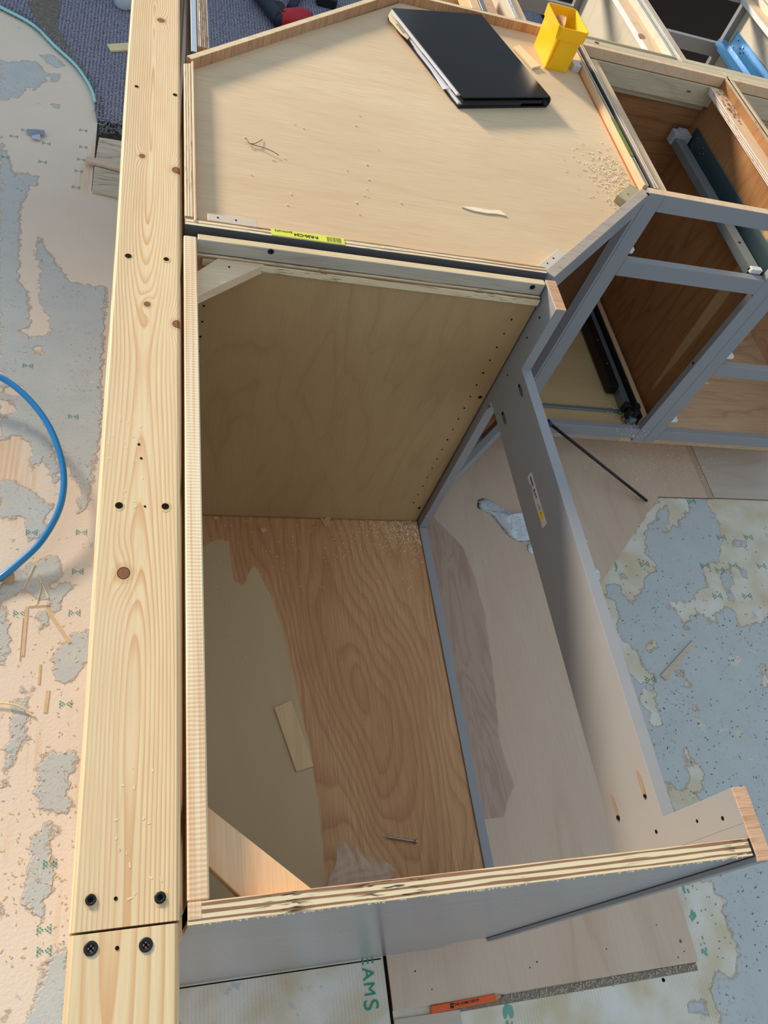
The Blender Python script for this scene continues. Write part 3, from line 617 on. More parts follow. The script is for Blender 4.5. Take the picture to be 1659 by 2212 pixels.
# flame figure: rings round a slanting pith with noise
v = m.sc((5.0, 1.4, 1)); n1 = m.noise(v, 1, 2, .5, .45)
ux = m.ma('SUBTRACT', X[0], m.ma('SUBTRACT', .44, m.ma('MULTIPLY', X[1], .09))); uy = m.ma('MULTIPLY', m.ma('SUBTRACT', X[1], .5), .20)
r = m.ma('SQRT', m.ma('ADD', m.ma('MULTIPLY', ux, ux), m.ma('MULTIPLY', uy, uy)))
f = m.ma('FRACT', m.ma('ADD', m.ma('MULTIPLY', r, 50.), m.ma('MULTIPLY', n1, 15.)))
ln = m.ramp(f, [(0, .7), (.1, .1), (.5, 0), (.85, .55), (1, .9)])
fn = m.noise(m.sc((420, 12, 1)), 1, 2)
heart = m.mix(m.ramp(n1, [(.35, 0), (.65, 1)]), L(198, 148, 102), L(214, 168, 122))
heart = m.mix(m.ma('MULTIPLY', ln, .52), heart, L(160, 104, 66))
heart = m.mix(m.ma('MULTIPLY', m.ramp(fn, [(.35, 1), (.6, 0)]), .35), heart, L(150, 95, 60))
sap = m.mix(m.noise(m.sc((12, 2, 1)), 1, 3, 1.0), L(190, 164, 124), L(206, 182, 144))
m.col(m.mix(sapf, heart, sap)).bump(fn, .05, .0003)
me = grid_mesh('bottom_panel', np.linspace(.0105, .590, 117), np.linspace(.019, .8835, 174), .154, {'sap': sapmask}, m.m)
bmm = bmesh.new(); bmm.from_mesh(me); g = bmesh.ops.extrude_face_region(bmm, geom=list(bmm.faces))
bmesh.ops.translate(bmm, vec=(0, 0, -.016), verts=[e for e in g['geom'] if isinstance(e, bmesh.types.BMVert)])
bmesh.ops.recalc_face_normals(bmm, faces=bmm.faces); bmm.to_mesh(me); bmm.free()
link('bottom_panel', me, sink)
# face frame
board('stile', .591, .610, -.006, .033, .10, .8755, PAINT, sink, bev=.0003)
board('stile', .591, .610, .864, .903, .10, .8755, PAINT, sink, bev=.0003)
rail = vprism('apron_rail', [(.0331, .612), (.8639, .612), (.8639, .8755), (.832, .8755), (.832, .737), (.0705, .737), (.0705, .8755), (.0331, .8755)], 'x', .591, .610, PAINT, sink, bev=.0003)
board('raw_end', .591, .610, -.006, .0705, .8756, .877, RAW, sink, bev=.0003); board('raw_end', .591, .610, .832, .903, .8756, .877, RAW, sink, bev=.0003)
board('bottom_rail', .5905, .6095, .0332, .8638, .100, .157, PAINT, sink)
board('toe_kick', .525, .5295, .0185, .8835, .006, .0995, PAINT, sink)
tag(board('corner_brace', 0, 1, 0, 1, 0, 1, BIRCHX, sink, bev=0))
bpy.data.objects.remove(COL.objects[-1])
prism('corner_brace', [(.0208, .797), (.0208, .848), (.052, .8835), (.122, .8835)], .835, .852, BIRCHX, sink)
prism('corner_brace', [(.0212, .102), (.0212, .050), (.052, .0185), (.117, .0185)], .836, .853, MOUSE, sink)
discs('nail_hole', [at(495, 577, .852)], (0, 0, 1), .0018, HOLE, sink)
# shelf pin holes on the far side
hs = []
for k in range(18): hs.append((.557, .884, .80 - .0335 * k)); hs.append((.04, .884, .79 - .0335 * k))
discs('pin_hole', hs, (0, -1, 0), .0019, HOLE, sink, kind='stuff')
discs('cam_hole', [(.583 - .006, .884, .60), (.583 - .006, .884, .21)], (0, -1, 0), .0042, HOLE, sink)
discs('stile_screw', [(.5905, .86, .60), (.5905, .862, .21)], (-1, 0, 0), .004, STEEL, sink, .002)
# pocket screw slots on the back of the rail and stile holes
for y0, z in ((.800, .716), (.800, .640)):
    discs('pocket_hole', [(.5903, y0, z)], (-1, 0, 0), .0042, DARKP, rail, .0004, 3.6, (0, 1, 0), n=14)
    discs('pocket_screw', [(.5900, y0 + .010, z)], (-1, 0, 0), .0032, HOLE, rail, .0005)
for y0, z in ((.118, .715), (.108, .640)):
    discs('pocket_hole', [(.5903, y0, z)], (-1, 0, 0), .0038, plain('bare_slot', L(150, 128, 108), .8), rail, .0004, 4.6, (0, 1, 0), n=14)
    discs('pocket_screw', [(.5900, y0 - .016, z)], (-1, 0, 0), .003, HOLE, rail, .0005)
discs('nail_hole', [(.591, .052, .80), (.591, .045, .845), (.591, .058, .715), (.591, .865, .78), (.591, .86, .69), (.591, .862, .83)], (-1, 0, 0), .0022, HOLE, sink)
# shipping label on the rail
lab = board('shipping_label', .5898, .5906, .545, .650, .661, .676, plain('label_paper', L(222, 205, 195), .7), rail, bev=0)
lab2 = board('yellow_corner', .5895, .5899, .560, .574, .6612, .6758, plain('label_yellow', L(235, 205, 50), .7), rail, bev=0)
for i, (a_, s) in enumerate(((.637, .0062), (.612, .006), (.585, .006), (.572, .005))):
    text('label_print', ('HIIIHIIH', 'SB 36 B', '1 4 2', 'C')[i], s, (.5896, a_ - .002, .6695), ((0, -1, 0), (0, 0, 1)), BLACKP, rail, .0001, True)
text('label_print', 'base farm sink', .0034, (.5896, .622, .6635), ((0, -1, 0), (0, 0, 1)), BLACKP, rail, .0001)
# side corner bead
board('corner_bead', .5885, .5908, -.0008, .0175, .1, .8755, BLACKP, sink, bev=0)

# debris inside the cabinet
shv = []
for _ in range(800):
    r_ = abs(random.gauss(0, 1)); shv.append((.588 - abs(random.gauss(0, .07)), .882 - abs(random.gauss(0, .045)), .154))
for _ in range(190): shv.append((random.uniform(.05, .58), .88 - abs(random.gauss(0, .16)), .154))
shv = [p for p in shv if p[0] > .02 and p[1] > .03]
o = flakes('sawdust_pile', shv, .0022, DUST, None, .0003, .0006); tag(o, 'fine sawdust and chips in the far corner of the open sink cabinet', 'sawdust', kind='stuff')
def shaving(name, c, pts, mat, label, cat='shaving', group=None, z=.0012):
    bm = bmesh.new(); V = []
    for x, y, h in pts: V.append(bm.verts.new((c[0] + x, c[1] + y, c[2] + z + h)))
    bm.faces.new(V); bmesh.ops.solidify(bm, geom=list(bm.faces), thickness=.0006)
    o = finish(name, bm, mat, None); tag(o, label, cat, group); return o
c0 = at(703, 1127, .154); shaving('wood_shaving', c0, [(-.015, .014, .004), (-.004, .004, 0), (.004, .012, .003), (.014, .010, .002), (.006, -.004, 0), (-.001, -.016, 0)], SPL, 'forked pale wood shaving on the bottom of the sink cabinet, by its far side', group='shavings in the sink cabinet')
c0 = at(570, 1148, .154); shaving('wood_shaving', c0, [(-.008, .006, .004), (.002, .008, .002), (.010, .001, .001), (.003, .001, 0), (0, -.006, 0), (-.006, -.002, .002)], SPL, 'small curled wood shaving left of the forked one', group='shavings in the sink cabinet')
c0 = at(465, 1121, .154); shaving('wood_shaving', c0, [(-.006, .002, .001), (.002, .005, .002), (.008, .0, .001), (0, -.004, 0)], SPL, 'tiny wood shaving in the far left corner of the sink cabinet', group='shavings in the sink cabinet')
pt = [at(u, v, .158) for u, v in ((592, 1528), (628, 1512), (678, 1655), (640, 1667))]
o = prism('veneer_offcut', [(p[0], p[1]) for p in pt], .1545, .158, veneer('offcut_face', L(226, 196, 150), L(234, 206, 162), L(196, 158, 112), 'y', 5, 2, 8, .3, .35, seed=61).m, None)
tag(o, 'thin pale wood offcut lying on the bottom of the sink cabinet', 'wood offcut')
# deck screw
a_, b_ = np.array(at(829, 1807, .158)), np.array(at(898, 1818, .158))
bm = bmesh.new(); ps = [a_ + (b_ - a_) * t for t in np.linspace(0, 1, 40)]
add_tube(bm, [tuple(p) for p in ps], [.0003 + .0016 * min(1, t * 6) * (1 + (.25 if (k % 2 and t < .8) else 0)) for k, t in enumerate(np.linspace(0, 1, 40))], 8)
d = (b_ - a_) / np.linalg.norm(b_ - a_); add_tube(bm, [tuple(b_ - d * .004), tuple(b_), tuple(b_ + d * .0012)], [.0018, .0042, .0042], 12)
o = finish('deck_screw', bm, STEEL, None, True); tag(o, 'long steel screw lying on the bottom of the sink cabinet', 'screw')
# clear film
m = M('clear_plastic_film', .08, .5); m.b.inputs['Base Color'].default_value = (1, 1, 1, 1); m.b.inputs['Alpha'].default_value = .24; m.b.inputs['Specular IOR Level'].default_value = 1.0
m.bump(m.noise(m.pos(), 60, 3, 2), .8, .003); FILM = m.m
gx, gy = 34, 26; cs = [at(u, v, .157) for u, v in ((700, 1960), (845, 1925), (838, 1865), (722, 1822))]
bm = bmesh.new(); G = {}
for i in range(gx + 1):
    for j in range(gy + 1):
        s, t = i / gx, j / gy
        p = (1 - s) * (1 - t) * np.array(cs[0]) + s * (1 - t) * np.array(cs[1]) + s * t * np.array(cs[2]) + (1 - s) * t * np.array(cs[3])
        e = min(s, 1 - s, 1 - t)
        h = .004 + .016 * math.exp(-e * 16) * abs(math.sin(13 * s + 7 * t)) + .005 * abs(math.sin(9 * s - 6 * t + 2 * math.sin(7 * t))) + random.uniform(0, .001)
        G[i, j] = bm.verts.new((p[0] - .006 * math.sin(5 * t + 1) + .004 * math.sin(9 * s), p[1] + .004 * math.sin(6 * s), .155 + h))
for i in range(gx):
    for j in range(gy): bm.faces.new((G[i, j], G[i + 1, j], G[i + 1, j + 1], G[i, j + 1]))
o = finish('plastic_film', bm, FILM, None, True); tag(o, 'crumpled clear plastic film on the bottom of the sink cabinet', 'plastic film')

# ---------------------------------------------------------------- corner cabinet with clipped corners
cor = thing('corner_cabinet', (.45, 1.4, 0), 'five-sided corner cabinet with a birch deck, where the two rows meet', 'cabinet')
DZ = .857
DECK = veneer('birch_deck', L(210, 182, 146), L(226, 200, 164), L(190, 150, 112), 'x', 8, .7, 4.5, .18, .3, seed=70, rough=.6)
prism('deck', [(.021, .9385), (.6055, .9385), (.909, 1.242), (.912, 1.25), (.912, 1.845), (.488, 1.845), (.021, 1.39)], .838, DZ, DECK.m, cor)
PE1 = plyedge('ply_edge_corner_front', 'y', .016, .922, 2.2, run='x'); PE2 = plyedge('ply_edge_corner_left', 'x', .013, .004, 3.4, run='y', c2=L(170, 135, 110)); PE3 = plyedge('ply_edge_corner_right', 'x', .010, .914, 1.6, run='y', c1=L(190, 175, 150), c2=L(110, 90, 72))
board('side_panel', .004, .600, .9205, .938, .0, .876, DARKP, cor, {'+z': PE1, '+y': BIRCHX})  # dark outer face puts the shade of the gap into its colour
prism('side_panel', [(.0035, .9385), (.0165, .9385), (.0165, 1.368), (.0035, 1.362)], .0, .8765, BIRCHZ, cor, {'+z': PE2})
prism('side_edge_strip', [(.0168, .930), (.0205, .930), (.0205, 1.376), (.0168, 1.372)], .70, .878, CLEAT, cor)
P0, P1 = np.array((.0125, 1.383)), np.array((.482, 1.853))
prism('clipped_panel', seg(P0, P1, .013, .0065 - .0065), .0, .8775, RIMV, cor, {'+z': RIMTOP})
board('back_panel', .480, .925, 1.846, 1.859, .0, .876, RIMV, cor, {'+z': RIMTOP})
board('side_panel', .9135, .9245, 1.246, 1.845, .0, .8755, CLEAT, cor, {'+z': PE3, '+x': DARKP})
prism('glue_line', [(.9095, 1.26), (.9128, 1.26), (.9128, 1.845), (.9095, 1.845)], DZ - .0005, DZ + .0012, plain('orange_glue', L(190, 110, 50), .6), cor, bev=0)
# diagonal face frame
A, B = np.array((.6115, .9135)), np.array((.9160, 1.218)); dg = (B - A) / np.linalg.norm(B - A); nn = np.array((-dg[1], dg[0]))
GTOP = veneer('weathered_frame_top', L(176, 162, 148), L(188, 172, 156), L(140, 118, 100), 'x', 6, 6, 30, .4, .4, seed=80).m
def dseg(s0, s1, t0=0, t1=.019):
    L_ = np.linalg.norm(B - A); a = A + dg * s0; b = A + dg * s1
    return [tuple(a + nn * t0), tuple(b + nn * t0), tuple(b + nn * t1), tuple(a + nn * t1)]
LL = float(np.linalg.norm(B - A))
prism('top_rail', dseg(.0, LL), .826, .876, PAINT, cor, {'+z': GTOP})
prism('stile', dseg(LL - .022, LL), .10, .8258, PAINT, cor); prism('stile', dseg(0, .022), .10, .8258, PAINT, cor)
prism('bottom_rail', dseg(.0222, LL - .0222), .10, .157, PAINT, cor)
prism('bottom_panel', [(.021, .9385), (.593, .9385), (.905, 1.25), (.912, 1.845), (.48, 1.845), (.021, 1.39)], .138, .1535, REDX, cor)
board('back_liner', .26, .90, 1.60, 1.612, .155, .837, RED, cor)
# small blocks on the deck
CB = plain('pale_corner_block', L(206, 192, 172), .6, .3, 0, .05, 80)
def block(name, pts, z0, z1, holes, mat=CB):
    b = prism(name, pts, z0, z1, mat, cor, bev=.0006)
    if holes: discs('pin_hole', [(x, y, z1) for x, y in holes], (0, 0, 1), .0016, HOLE, b)
    return b
block('corner_block', [(.037, .9387), (.111, .9387), (.111, .956), (.037, .956)], DZ, .8745, [(.052, .948), (.079, .948)])
block('corner_block', dseg(.006, .080, .0192, .036), DZ, .874, [tuple(A + dg * .025 + nn * .028), tuple(A + dg * .048 + nn * .028)])
block('corner_block', dseg(LL - .072, LL - .004, .0192, .044), DZ, .872, [tuple(A + dg * (LL - .045) + nn * .03)], plain('aged_corner_block', L(176, 162, 128), .7, .3, 0, .12, 60))
block('corner_block', [(.891, 1.700), (.911, 1.700), (.911, 1.728), (.891, 1.728)], DZ, .8725, [], plain('white_corner_block', L(206, 204, 200), .6))
discs('screw_hole', [(.9095, 1.214, .876)], (0, 0, 1), .0035, HOLE, cor)
YEL = plain('yellow_sticker', L(226, 224, 82), .6)
stk = board('barcode_sticker', .131, .246, .9225, .9375, .8762, .8772, YEL, cor, bev=0)
text('sticker_print', 'P-R30-C24', .0085, (.185, .930, .8774), ((-1, 0, 0), (0, -1, 0)), BLACKP, cor, .0001, True)
text('sticker_print', 'EAMM-073', .006, (.150, .934, .8774), ((-1, 0, 0), (0, -1, 0)), BLACKP, cor, .0001)
bm = bmesh.new()
for k in range(14):
    x = .218 + k * .0017; w_ = random.choice((.0004, .0007))
    V = [bm.verts.new(p) for p in ((x, .9245, .8775), (x + w_, .9245, .8775), (x + w_, .9355, .8775), (x, .9355, .8775))]; bm.faces.new(V)
finish('barcode', bm, BLACKP, cor)
GS = plain('green_sticker', L(118, 132, 58), .6, .3, 0, .2, 200)
board('sticker', .9142, .9238, 1.345, 1.485, .8757, .8767, GS, cor, bev=0)
sp = [( .93 - abs(random.gauss(0, .05)) - .03, 1.27 + random.gauss(.0, .055), DZ) for _ in range(400)]
sp = [p for p in sp if p[0] - p[1] < -.345 and p[0] < .905] + [(random.uniform(.1, .42), random.uniform(1.0, 1.35), DZ) for _ in range(20)]
o = flakes('sawdust_scatter', [p for p in sp if p[0] - p[1] < -.345], .0026, DUST, None, .0003, .0012); tag(o, 'loose sawdust on the birch deck near its right front corner', 'sawdust', kind='stuff')
DECKS = plain('shaving_wood', L(246, 226, 192), .6)
p0 = np.array(at(995, 444, .86)); p1 = np.array(at(1080, 452, .86)); p2 = np.array(at(1093, 465, .86))
o = prism('wood_shaving', [(p0[0] + a, p0[1] + b) for a, b in ((0, 0), (.03, .004), (.06, .003), (p1[0] - p0[0], p1[1] - p0[1]), (p2[0] - p0[0] + .004, p2[1] - p0[1]), (.07, -.006), (.05, -.009), (.025, -.008), (.008, -.004))], DZ + .0004, DZ + .0022, DECKS, None)
tag(o, 'long curled wood shaving on the birch deck of the corner cabinet', 'shaving')
HW = plain('dark_wire', L(105, 75, 50), .5)
w_ = [at(u, v, .862) for u, v in ((568, 297), (560, 304), (551, 309), (540, 306), (534, 301), (538, 308), (552, 311), (572, 318), (590, 327), (603, 333))]
tube('wire_bit', smooth_path([(x, y, .8585 + .003 * abs(math.sin(i))) for i, (x, y, z) in enumerate(w_)], 4), .0006, HW, None, 5); tag(COL.objects[-1], 'thin bent brown wire on the left of the birch deck', 'wire')
# wood shim under/next to the binder
pt = [at(u, v, .861) for u, v in ((1110, 103), (1121, 98), (1168, 144), (1150, 148))]
o = prism('wood_shim', [(p[0], p[1]) for p in pt], .8575, .863, SPL, None); tag(o, 'small pale wood shim between the binder and the yellow bin', 'shim')

# ---------------------------------------------------------------- ring binder on the deck
bd = thing('ring_binder', (.617, 1.62, DZ), 'glossy black ring binder with papers sticking out, lying on the birch deck', 'binder')
m = M('black_vinyl', .18, .28); m.b.inputs['Base Color'].default_value = (.006, .006, .007, 1); m.bump(m.noise(m.pos(), 700, 2), .12, .0006)
VIN = m.m; VIN2 = plain('black_vinyl_inner', L(22, 22, 26), .45)
eu = np.array((.9505, .3107)); ev = np.array((-.3107, .9505)); C0 = np.array((.617, 1.632))
eu = np.array((.953, .303)); ev = np.array((-.303, .953))
# corners measured on the cover
Q = np.array([at(1002, 210, .882)[:2], at(1190, 209, .882)[:2], at(1040, 30, .882)[:2], at(848, 16, .882)[:2]])
def quad(q, s0, s1, t0, t1):
    f = lambda s, t: tuple((1 - s) * (1 - t) * q[0] + s * (1 - t) * q[1] + s * t * q[2] + (1 - s) * t * q[3])
    return [f(s0, t0), f(s1, t0), f(s1, t1), f(s0, t1)]
Qs = Q.copy()
prism('cover', quad(Q, 0, 1, 0, 1), .8785, .8815, VIN, bd, bev=.0009)
prism('cover', quad(Q, -.02, .985, .0, 1), .8575, .8605, VIN, bd, bev=.0009)
# spine: rounded
bm = bmesh.new(); n = 8; ra = []
for (t_, base) in ((0.0, None), (1.0, None)):
    p = (1 - t_) * Q[1] + t_ * Q[2]; e = (Q[1] - Q[0]); e = e / np.linalg.norm(e)
    ra.append([bm.verts.new((p[0] - e[0] * .004 + e[0] * .009 * math.sin(a_), p[1] - e[1] * .004 + e[1] * .009 * math.sin(a_), .8695 - .0118 * math.cos(a_))) for a_ in [math.pi * k / n for k in range(n + 1)]] +
              [bm.verts.new((p[0] - e[0] * .006 + e[0] * .0075 * math.sin(a_), p[1] - e[1] * .006 + e[1] * .0075 * math.sin(a_), .8695 - .0095 * math.cos(a_))) for a_ in [math.pi * k / n for k in range(n, -1, -1)]])
K = len(ra[0])
for k in range(K): bm.faces.new((ra[0][k], ra[0][(k + 1) % K], ra[1][(k + 1) % K], ra[1][k]))
bm.faces.new(ra[0]); bm.faces.new(ra[1][::-1]); finish('spine', bm, VIN, bd, True)
PAP = plain('paper', L(232, 232, 240), .8, .2, 0, .02, 20); MAN = plain('manila_card', L(238, 216, 180), .8, .2, 0, .03, 20)
prism('paper_stack', quad(Q, -.005, .72, .03, .985), .8608, .8655, PAP, bd, bev=0)
prism('paper_stack', quad(Q, -.015, .70, .06, .99), .8735, .8775, PAP, bd, bev=0)
prism('inner_pocket', quad(Q, .02, .93, .006, .99), .866, .873, VIN2, bd, bev=0)
# manila folder and white sheet peeping out on the left
def outline(name, px, z0, z1_, mat, parent=None):
    pp = [at(u, v, z1_) for u, v in px]; return prism(name, [(p[0], p[1]) for p in pp], z0, z1_, mat, parent, bev=0)
man = outline('manila_folder', ((846, 20), (839, 32), (842, 44), (868, 74), (880, 84), (885, 80), (960, 170), (973, 192), (992, 197), (1004, 205), (1040, 180), (900, 40)), .8662, .8675, MAN, bd)
text('tab_writing', 'REMODEL', .009, (at(866, 62, .8677)[0] - .001, at(866, 62, .8677)[1], .8678), (tuple(-ev) + (0,), tuple(eu) + (0,)), plain('pencil_writing', L(150, 140, 130), .8), bd, .00005)
outline('white_sheet', ((893, 88), (890, 95), (930, 150), (957, 193), (975, 190), (985, 180), (900, 80)), .8655, .866, PAP, bd)
outline('pocket_flap', ((885, 80), (880, 86), (892, 102), (898, 100)), .864, .8645, VIN2, bd)
outline('pocket_flap', ((968, 192), (984, 214), (1000, 220), (1006, 214), (985, 196)), .862, .8625, VIN2, bd)

# ---------------------------------------------------------------- yellow bin
yb = thing('storage_bin', (.848, 1.74, DZ), 'yellow plastic bin holding wood chips, at the back right of the deck', 'bin')
YP = M('yellow_plastic', .35, .5); YP.b.inputs['Base Color'].default_value = L(255, 196, 10); YP.b.inputs['Subsurface Weight'].default_value = .15; YP.b.inputs['Subsurface Radius'].default_value = (.01, .006, .002); YP.b.inputs['Subsurface Scale'].default_value = .5
YP.bump(YP.noise(YP.pos(), 40, 2), .05, .001); YP = YP.m
bm = bmesh.new()
def bring(x0, x1, y0, y1, ch, z): return [bm.verts.new((x, y, z)) for x, y in ((x0 + ch, y0), (x1 - ch, y0), (x1, y0 + ch), (x1, y1 - ch), (x1 - ch, y1), (x0 + ch, y1), (x0, y1 - ch), (x0, y0 + ch))]
R_ = [bring(.816, .873, 1.686, 1.789, .002, .8572), bring(.8135, .8765, 1.683, 1.791, .004, .925), bring(.811, .8805, 1.680, 1.793, .0045, .9255), bring(.808, .884, 1.679, 1.794, .008, .951),
      bring(.8105, .8815, 1.6815, 1.7915, .007, .951), bring(.8155, .8755, 1.6855, 1.788, .004, .925), bring(.8182, .8708, 1.6885, 1.7865, .002, .8600)]
for a_, b_ in zip(R_, R_[1:]):
    for k in range(8): bm.faces.new((a_[k], a_[(k + 1) % 8], b_[(k + 1) % 8], b_[k]))
bm.faces.new(R_[0][::-1]); bm.faces.new(R_[-1])
finish('tub', bm, YP, yb)
board('rib', .8135, .8175, 1.6795, 1.6835, .862, .928, YP, yb); board('rib', .8215, .8245, 1.6805, 1.6845, .862, .928, YP, yb)
board('foot', .866, .872, 1.684, 1.688, .8572, .860, YP, yb)
o = thing('wood_chip', (.832, 1.74, .861), 'curved wood chip standing inside the yellow bin', 'wood chip')
bm = bmesh.new(); V = []
for i in range(9):
    t = i / 8; y = 1.712 + .055 * t; x = .832 + .010 * math.sin(math.pi * t)
    V.append([bm.verts.new((x - .006, y, .8615)), bm.verts.new((x, y, .950 - .02 * abs(t - .5) + random.uniform(-.002, .002))), bm.verts.new((x + .002, y, .944 - .02 * abs(t - .5))), bm.verts.new((x - .004, y, .8615))])
for a_, b_ in zip(V, V[1:]):
    for k in range(4): bm.faces.new((a_[k], a_[(k + 1) % 4], b_[(k + 1) % 4], b_[k]))
bm.faces.new(V[0]); bm.faces.new(V[-1][::-1]); finish('chip_body', bm, [MOUSE], o)
flakes('chip_crumb', [(random.uniform(.829, .858), random.uniform(1.705, 1.77), .861) for _ in range(50)], .006, DUST, o, .0005, .0012)

# ---------------------------------------------------------------- right-hand run: drawer base (C) and the next cabinet (E)
YF = 1.219
def slide(name, x, y0, y1, z, root, metal=GALV, white=True):
    """undermount drawer runner on a panel whose face is at x, running along y"""
    s = thing(name, (x - .03 - root.location[0], (y0 + y1) / 2 - root.location[1], z - root.location[2])); s.parent = root; s.location = (x - .03 - root.location[0], (y0 + y1) / 2 - root.location[1], z - root.location[2])
    bm = bmesh.new()
    def bx(a, b, c, d, e, f): add_prism(bm, [(a, c), (b, c), (b, d), (a, d)], e, f)
    bx(x - .040, x - .002, y0, y1, z - .032, z - .030); bx(x - .042, x - .040, y0 + .02, y1 - .01, z - .032, z - .012)
    finish('outer_rail', bm, metal, s)
    board('mounting_web', x - .004, x - .002, y0, y1, z - .03, z + .034, DTEAL if white else metal, s)
    bm = bmesh.new()
    bx(x - .060, x - .034, y0 + .005, y1 - .012, z + .002, z + .004); bx(x - .062, x - .060, y0 + .005, y1 - .012, z - .016, z + .004); bx(x - .034, x - .032, y0 + .01, y1 - .012, z - .01, z + .004)
    finish('inner_rail', bm, metal, s)
    discs('rivet', [(x - .005, y1 - .06 - dx, z + dz) for dx, dz in ((0, .01), (.014, .002), (.014, .018), (.028, .01), (-.03, .02), (-.035, -.005))], (-1, 0, 0), .0028, STEEL, s, .0015)
    discs('slot', [(x - .048, y0 + .10, z + .004), (x - .045, y0 + .26, z + .004)], (0, 0, 1), .0042, HOLE, s)
    if white:
        board('end_cap', x - .066, x - .014, y1 - .020, y1 + .006, z - .016, z + .016, CAPP, s); board('end_cap', x - .052, x - .024, y1 - .018, y1 + .004, z + .016, z + .022, CAPP, s)
        board('front_clip', x - .062, x - .032, y0 - .004, y0 + .010, z - .004, z + .008, WHITEP, s)
    return s
dc = thing('drawer_base_cabinet', (1.15, 1.5, 0), 'grey faced drawer base cabinet right of the corner cabinet, first of the right-hand run', 'cabinet')
m = veneer('cherry_veneer_with_pale_streak', L(165, 116, 70), L(182, 132, 86), L(108, 68, 40), 'z', 8, 1.3, 7, .5, .4, seed=5); X = m.xyz()
lz = m.ma('DIVIDE', m.ma('SUBTRACT', X[2], .23), .42)
cy = m.ma('ADD', 1.312, m.ma('MULTIPLY', lz, .022))
wd = m.ma('ADD', .004, m.ma('MULTIPLY', m.ma('MULTIPLY', lz, m.ma('SUBTRACT', 1.5, lz)), .030))
dy = m.ma('SUBTRACT', wd, m.ma('ABSOLUTE', m.ma('SUBTRACT', m.ma('ADD', X[1], m.ma('MULTIPLY', m.ma('SUBTRACT', m.noise(m.sc((1, 9, 5)), 1, 2), .5), .012)), cy)))
mk = m.ma('MULTIPLY', m.ramp(dy, [(0, 0), (.004, 1)]), m.ma('GREATER_THAN', lz, 0.0))
m.col(m.mix(m.ma('MULTIPLY', mk, .75), m.base_out, L(196, 164, 116))); REDS = m.m
PEC = plyedge('ply_edge_right_run', 'x', .012, .936, 2.2, run='y', c1=L(226, 212, 190), c2=L(150, 122, 98)); PEC2 = plyedge('ply_edge_right_run_far', 'x', .011, 1.3645, 2.2, run='y')
board('side_panel', .9345, .9465, 1.2395, 1.8280, .10, .876, RED, dc, {'+z': PEC, '-x': DARKP})
board('side_panel', 1.3645, 1.3755, 1.2395, 1.8280, .10, .8755, REDS, dc, {'+z': PEC2})
board('side_cleat', .9467, .990, 1.2395, 1.79, .842, .857, CLEAT, dc)
cl = board('side_cleat', 1.3270, 1.3643, 1.2395, 1.79, .840, .8555, CLEAT, dc, {'-x': plyedge('cleat_edge', 'z', .0155, .840, 3.5, run='y', c1=L(235, 225, 215), c2=L(165, 135, 120))})
flakes('sawdust_scatter', [(random.gauss(1.345, .008), random.gauss(1.70, .03), .8555) for _ in range(60)], .004, plain('brown_dust', L(160, 120, 90), .9), dc, .0003, .001)
NR = veneer('nailing_rail_wood', L(206, 192, 160), L(220, 204, 172), L(160, 135, 105), 'x', 7, 2, 12, .35, .3, seed=90).m
board('nailing_rail', .9467, 1.3643, 1.802, 1.822, .80, .850, NR, dc); board('nailing_rail', .9275, 1.3755, 1.822, 1.845, .78, .8762, NR, dc)
board('rail_cap', .9275, 1.3755, 1.8068, 1.8218, .852, .8762, CLEAT, dc)
discs('knot_hole', [(.993, 1.834, .8762), (1.283, 1.802, .83)], (0, 0, 1), .005, plain('knot_bark', L(95, 60, 40), .9), dc, .0004, 1.3, (1, 0.2, 0))
board('back_panel', .9467, 1.3643, 1.8225, 1.828, .10, .779, REDX, dc)
board('bottom_panel', .9467, 1.3643, 1.2395, 1.822, .128, .1435, veneer('drawer_base_bottom', L(196, 168, 120), L(206, 178, 130), L(160, 125, 85), 'x', 5, 1, 4, .2, .15, seed=95).m, dc)
def front(root, x0, x1, s0, s1, bars, raw=True):
    """face frame: stiles of width s0, s1 and rails (z0, z1)"""
    board('stile', x0, x0 + s0, YF, YF + .019, .105, .876, PAINT, root, {'+z': CLEAT}); board('stile', x1 - s1, x1, YF, YF + .019, .105, .876, PAINT, root, {'+z': CLEAT})
    for z0, z1_ in bars: board('rail', x0 + s0 + .0002, x1 - s1 - .0002, YF, YF + .019, z0, z1_, PAINT, root, {'+z': CLEAT if z1_ > .87 else PAINT})
front(dc, .9175, 1.3752, .0365, .0385, ((.837, .876), (.670, .712), (.118, .158)))
board('toe_kick', .93, 1.3752, 1.30, 1.312, .0065, .118, SX, dc)
slide('drawer_runner', 1.3645, 1.245, 1.795, .715, dc)
board('front_clip', .955, .972, 1.232, 1.248, .722, .734, WHITEP, dc); board('runner_end', .955, .965, 1.238, 1.30, .70, .74, GALV, dc)
# lower pull-out runner (black) with metal cross strip
lo = thing('pull_out_runner', (0, 0, 0)); lo.parent = dc; lo.location = (.15, -.05, .16)
board('black_rail', 1.272, 1.300, 1.36, 1.78, .150, .185, BLACKM, lo, bev=.002); board('steel_rail', 1.302, 1.324, 1.242, 1.80, .1445, .175, GALV, lo, bev=.001)
board('black_flange', 1.326, 1.333, 1.242, 1.80, .1445, .190, BLACKM, lo); board('wood_spacer', 1.336, 1.352, 1.242, 1.80, .1445, .19, CLEAT, lo)
for k, (dx, dy, dz) in enumerate(((0, 0, 0), (.018, .01, .004), (-.012, .015, .002), (.008, -.012, .006), (-.006, -.008, 0))):
    board('latch', 1.300 + dx, 1.318 + dx, 1.262 + dy, 1.280 + dy, .160 + dz, .192 + dz, BLACKP, lo, bev=.002)
discs('rivet', [(1.286, 1.45 + .1 * k, .185) for k in range(3)], (0, 0, 1), .003, STEEL, lo, .001)
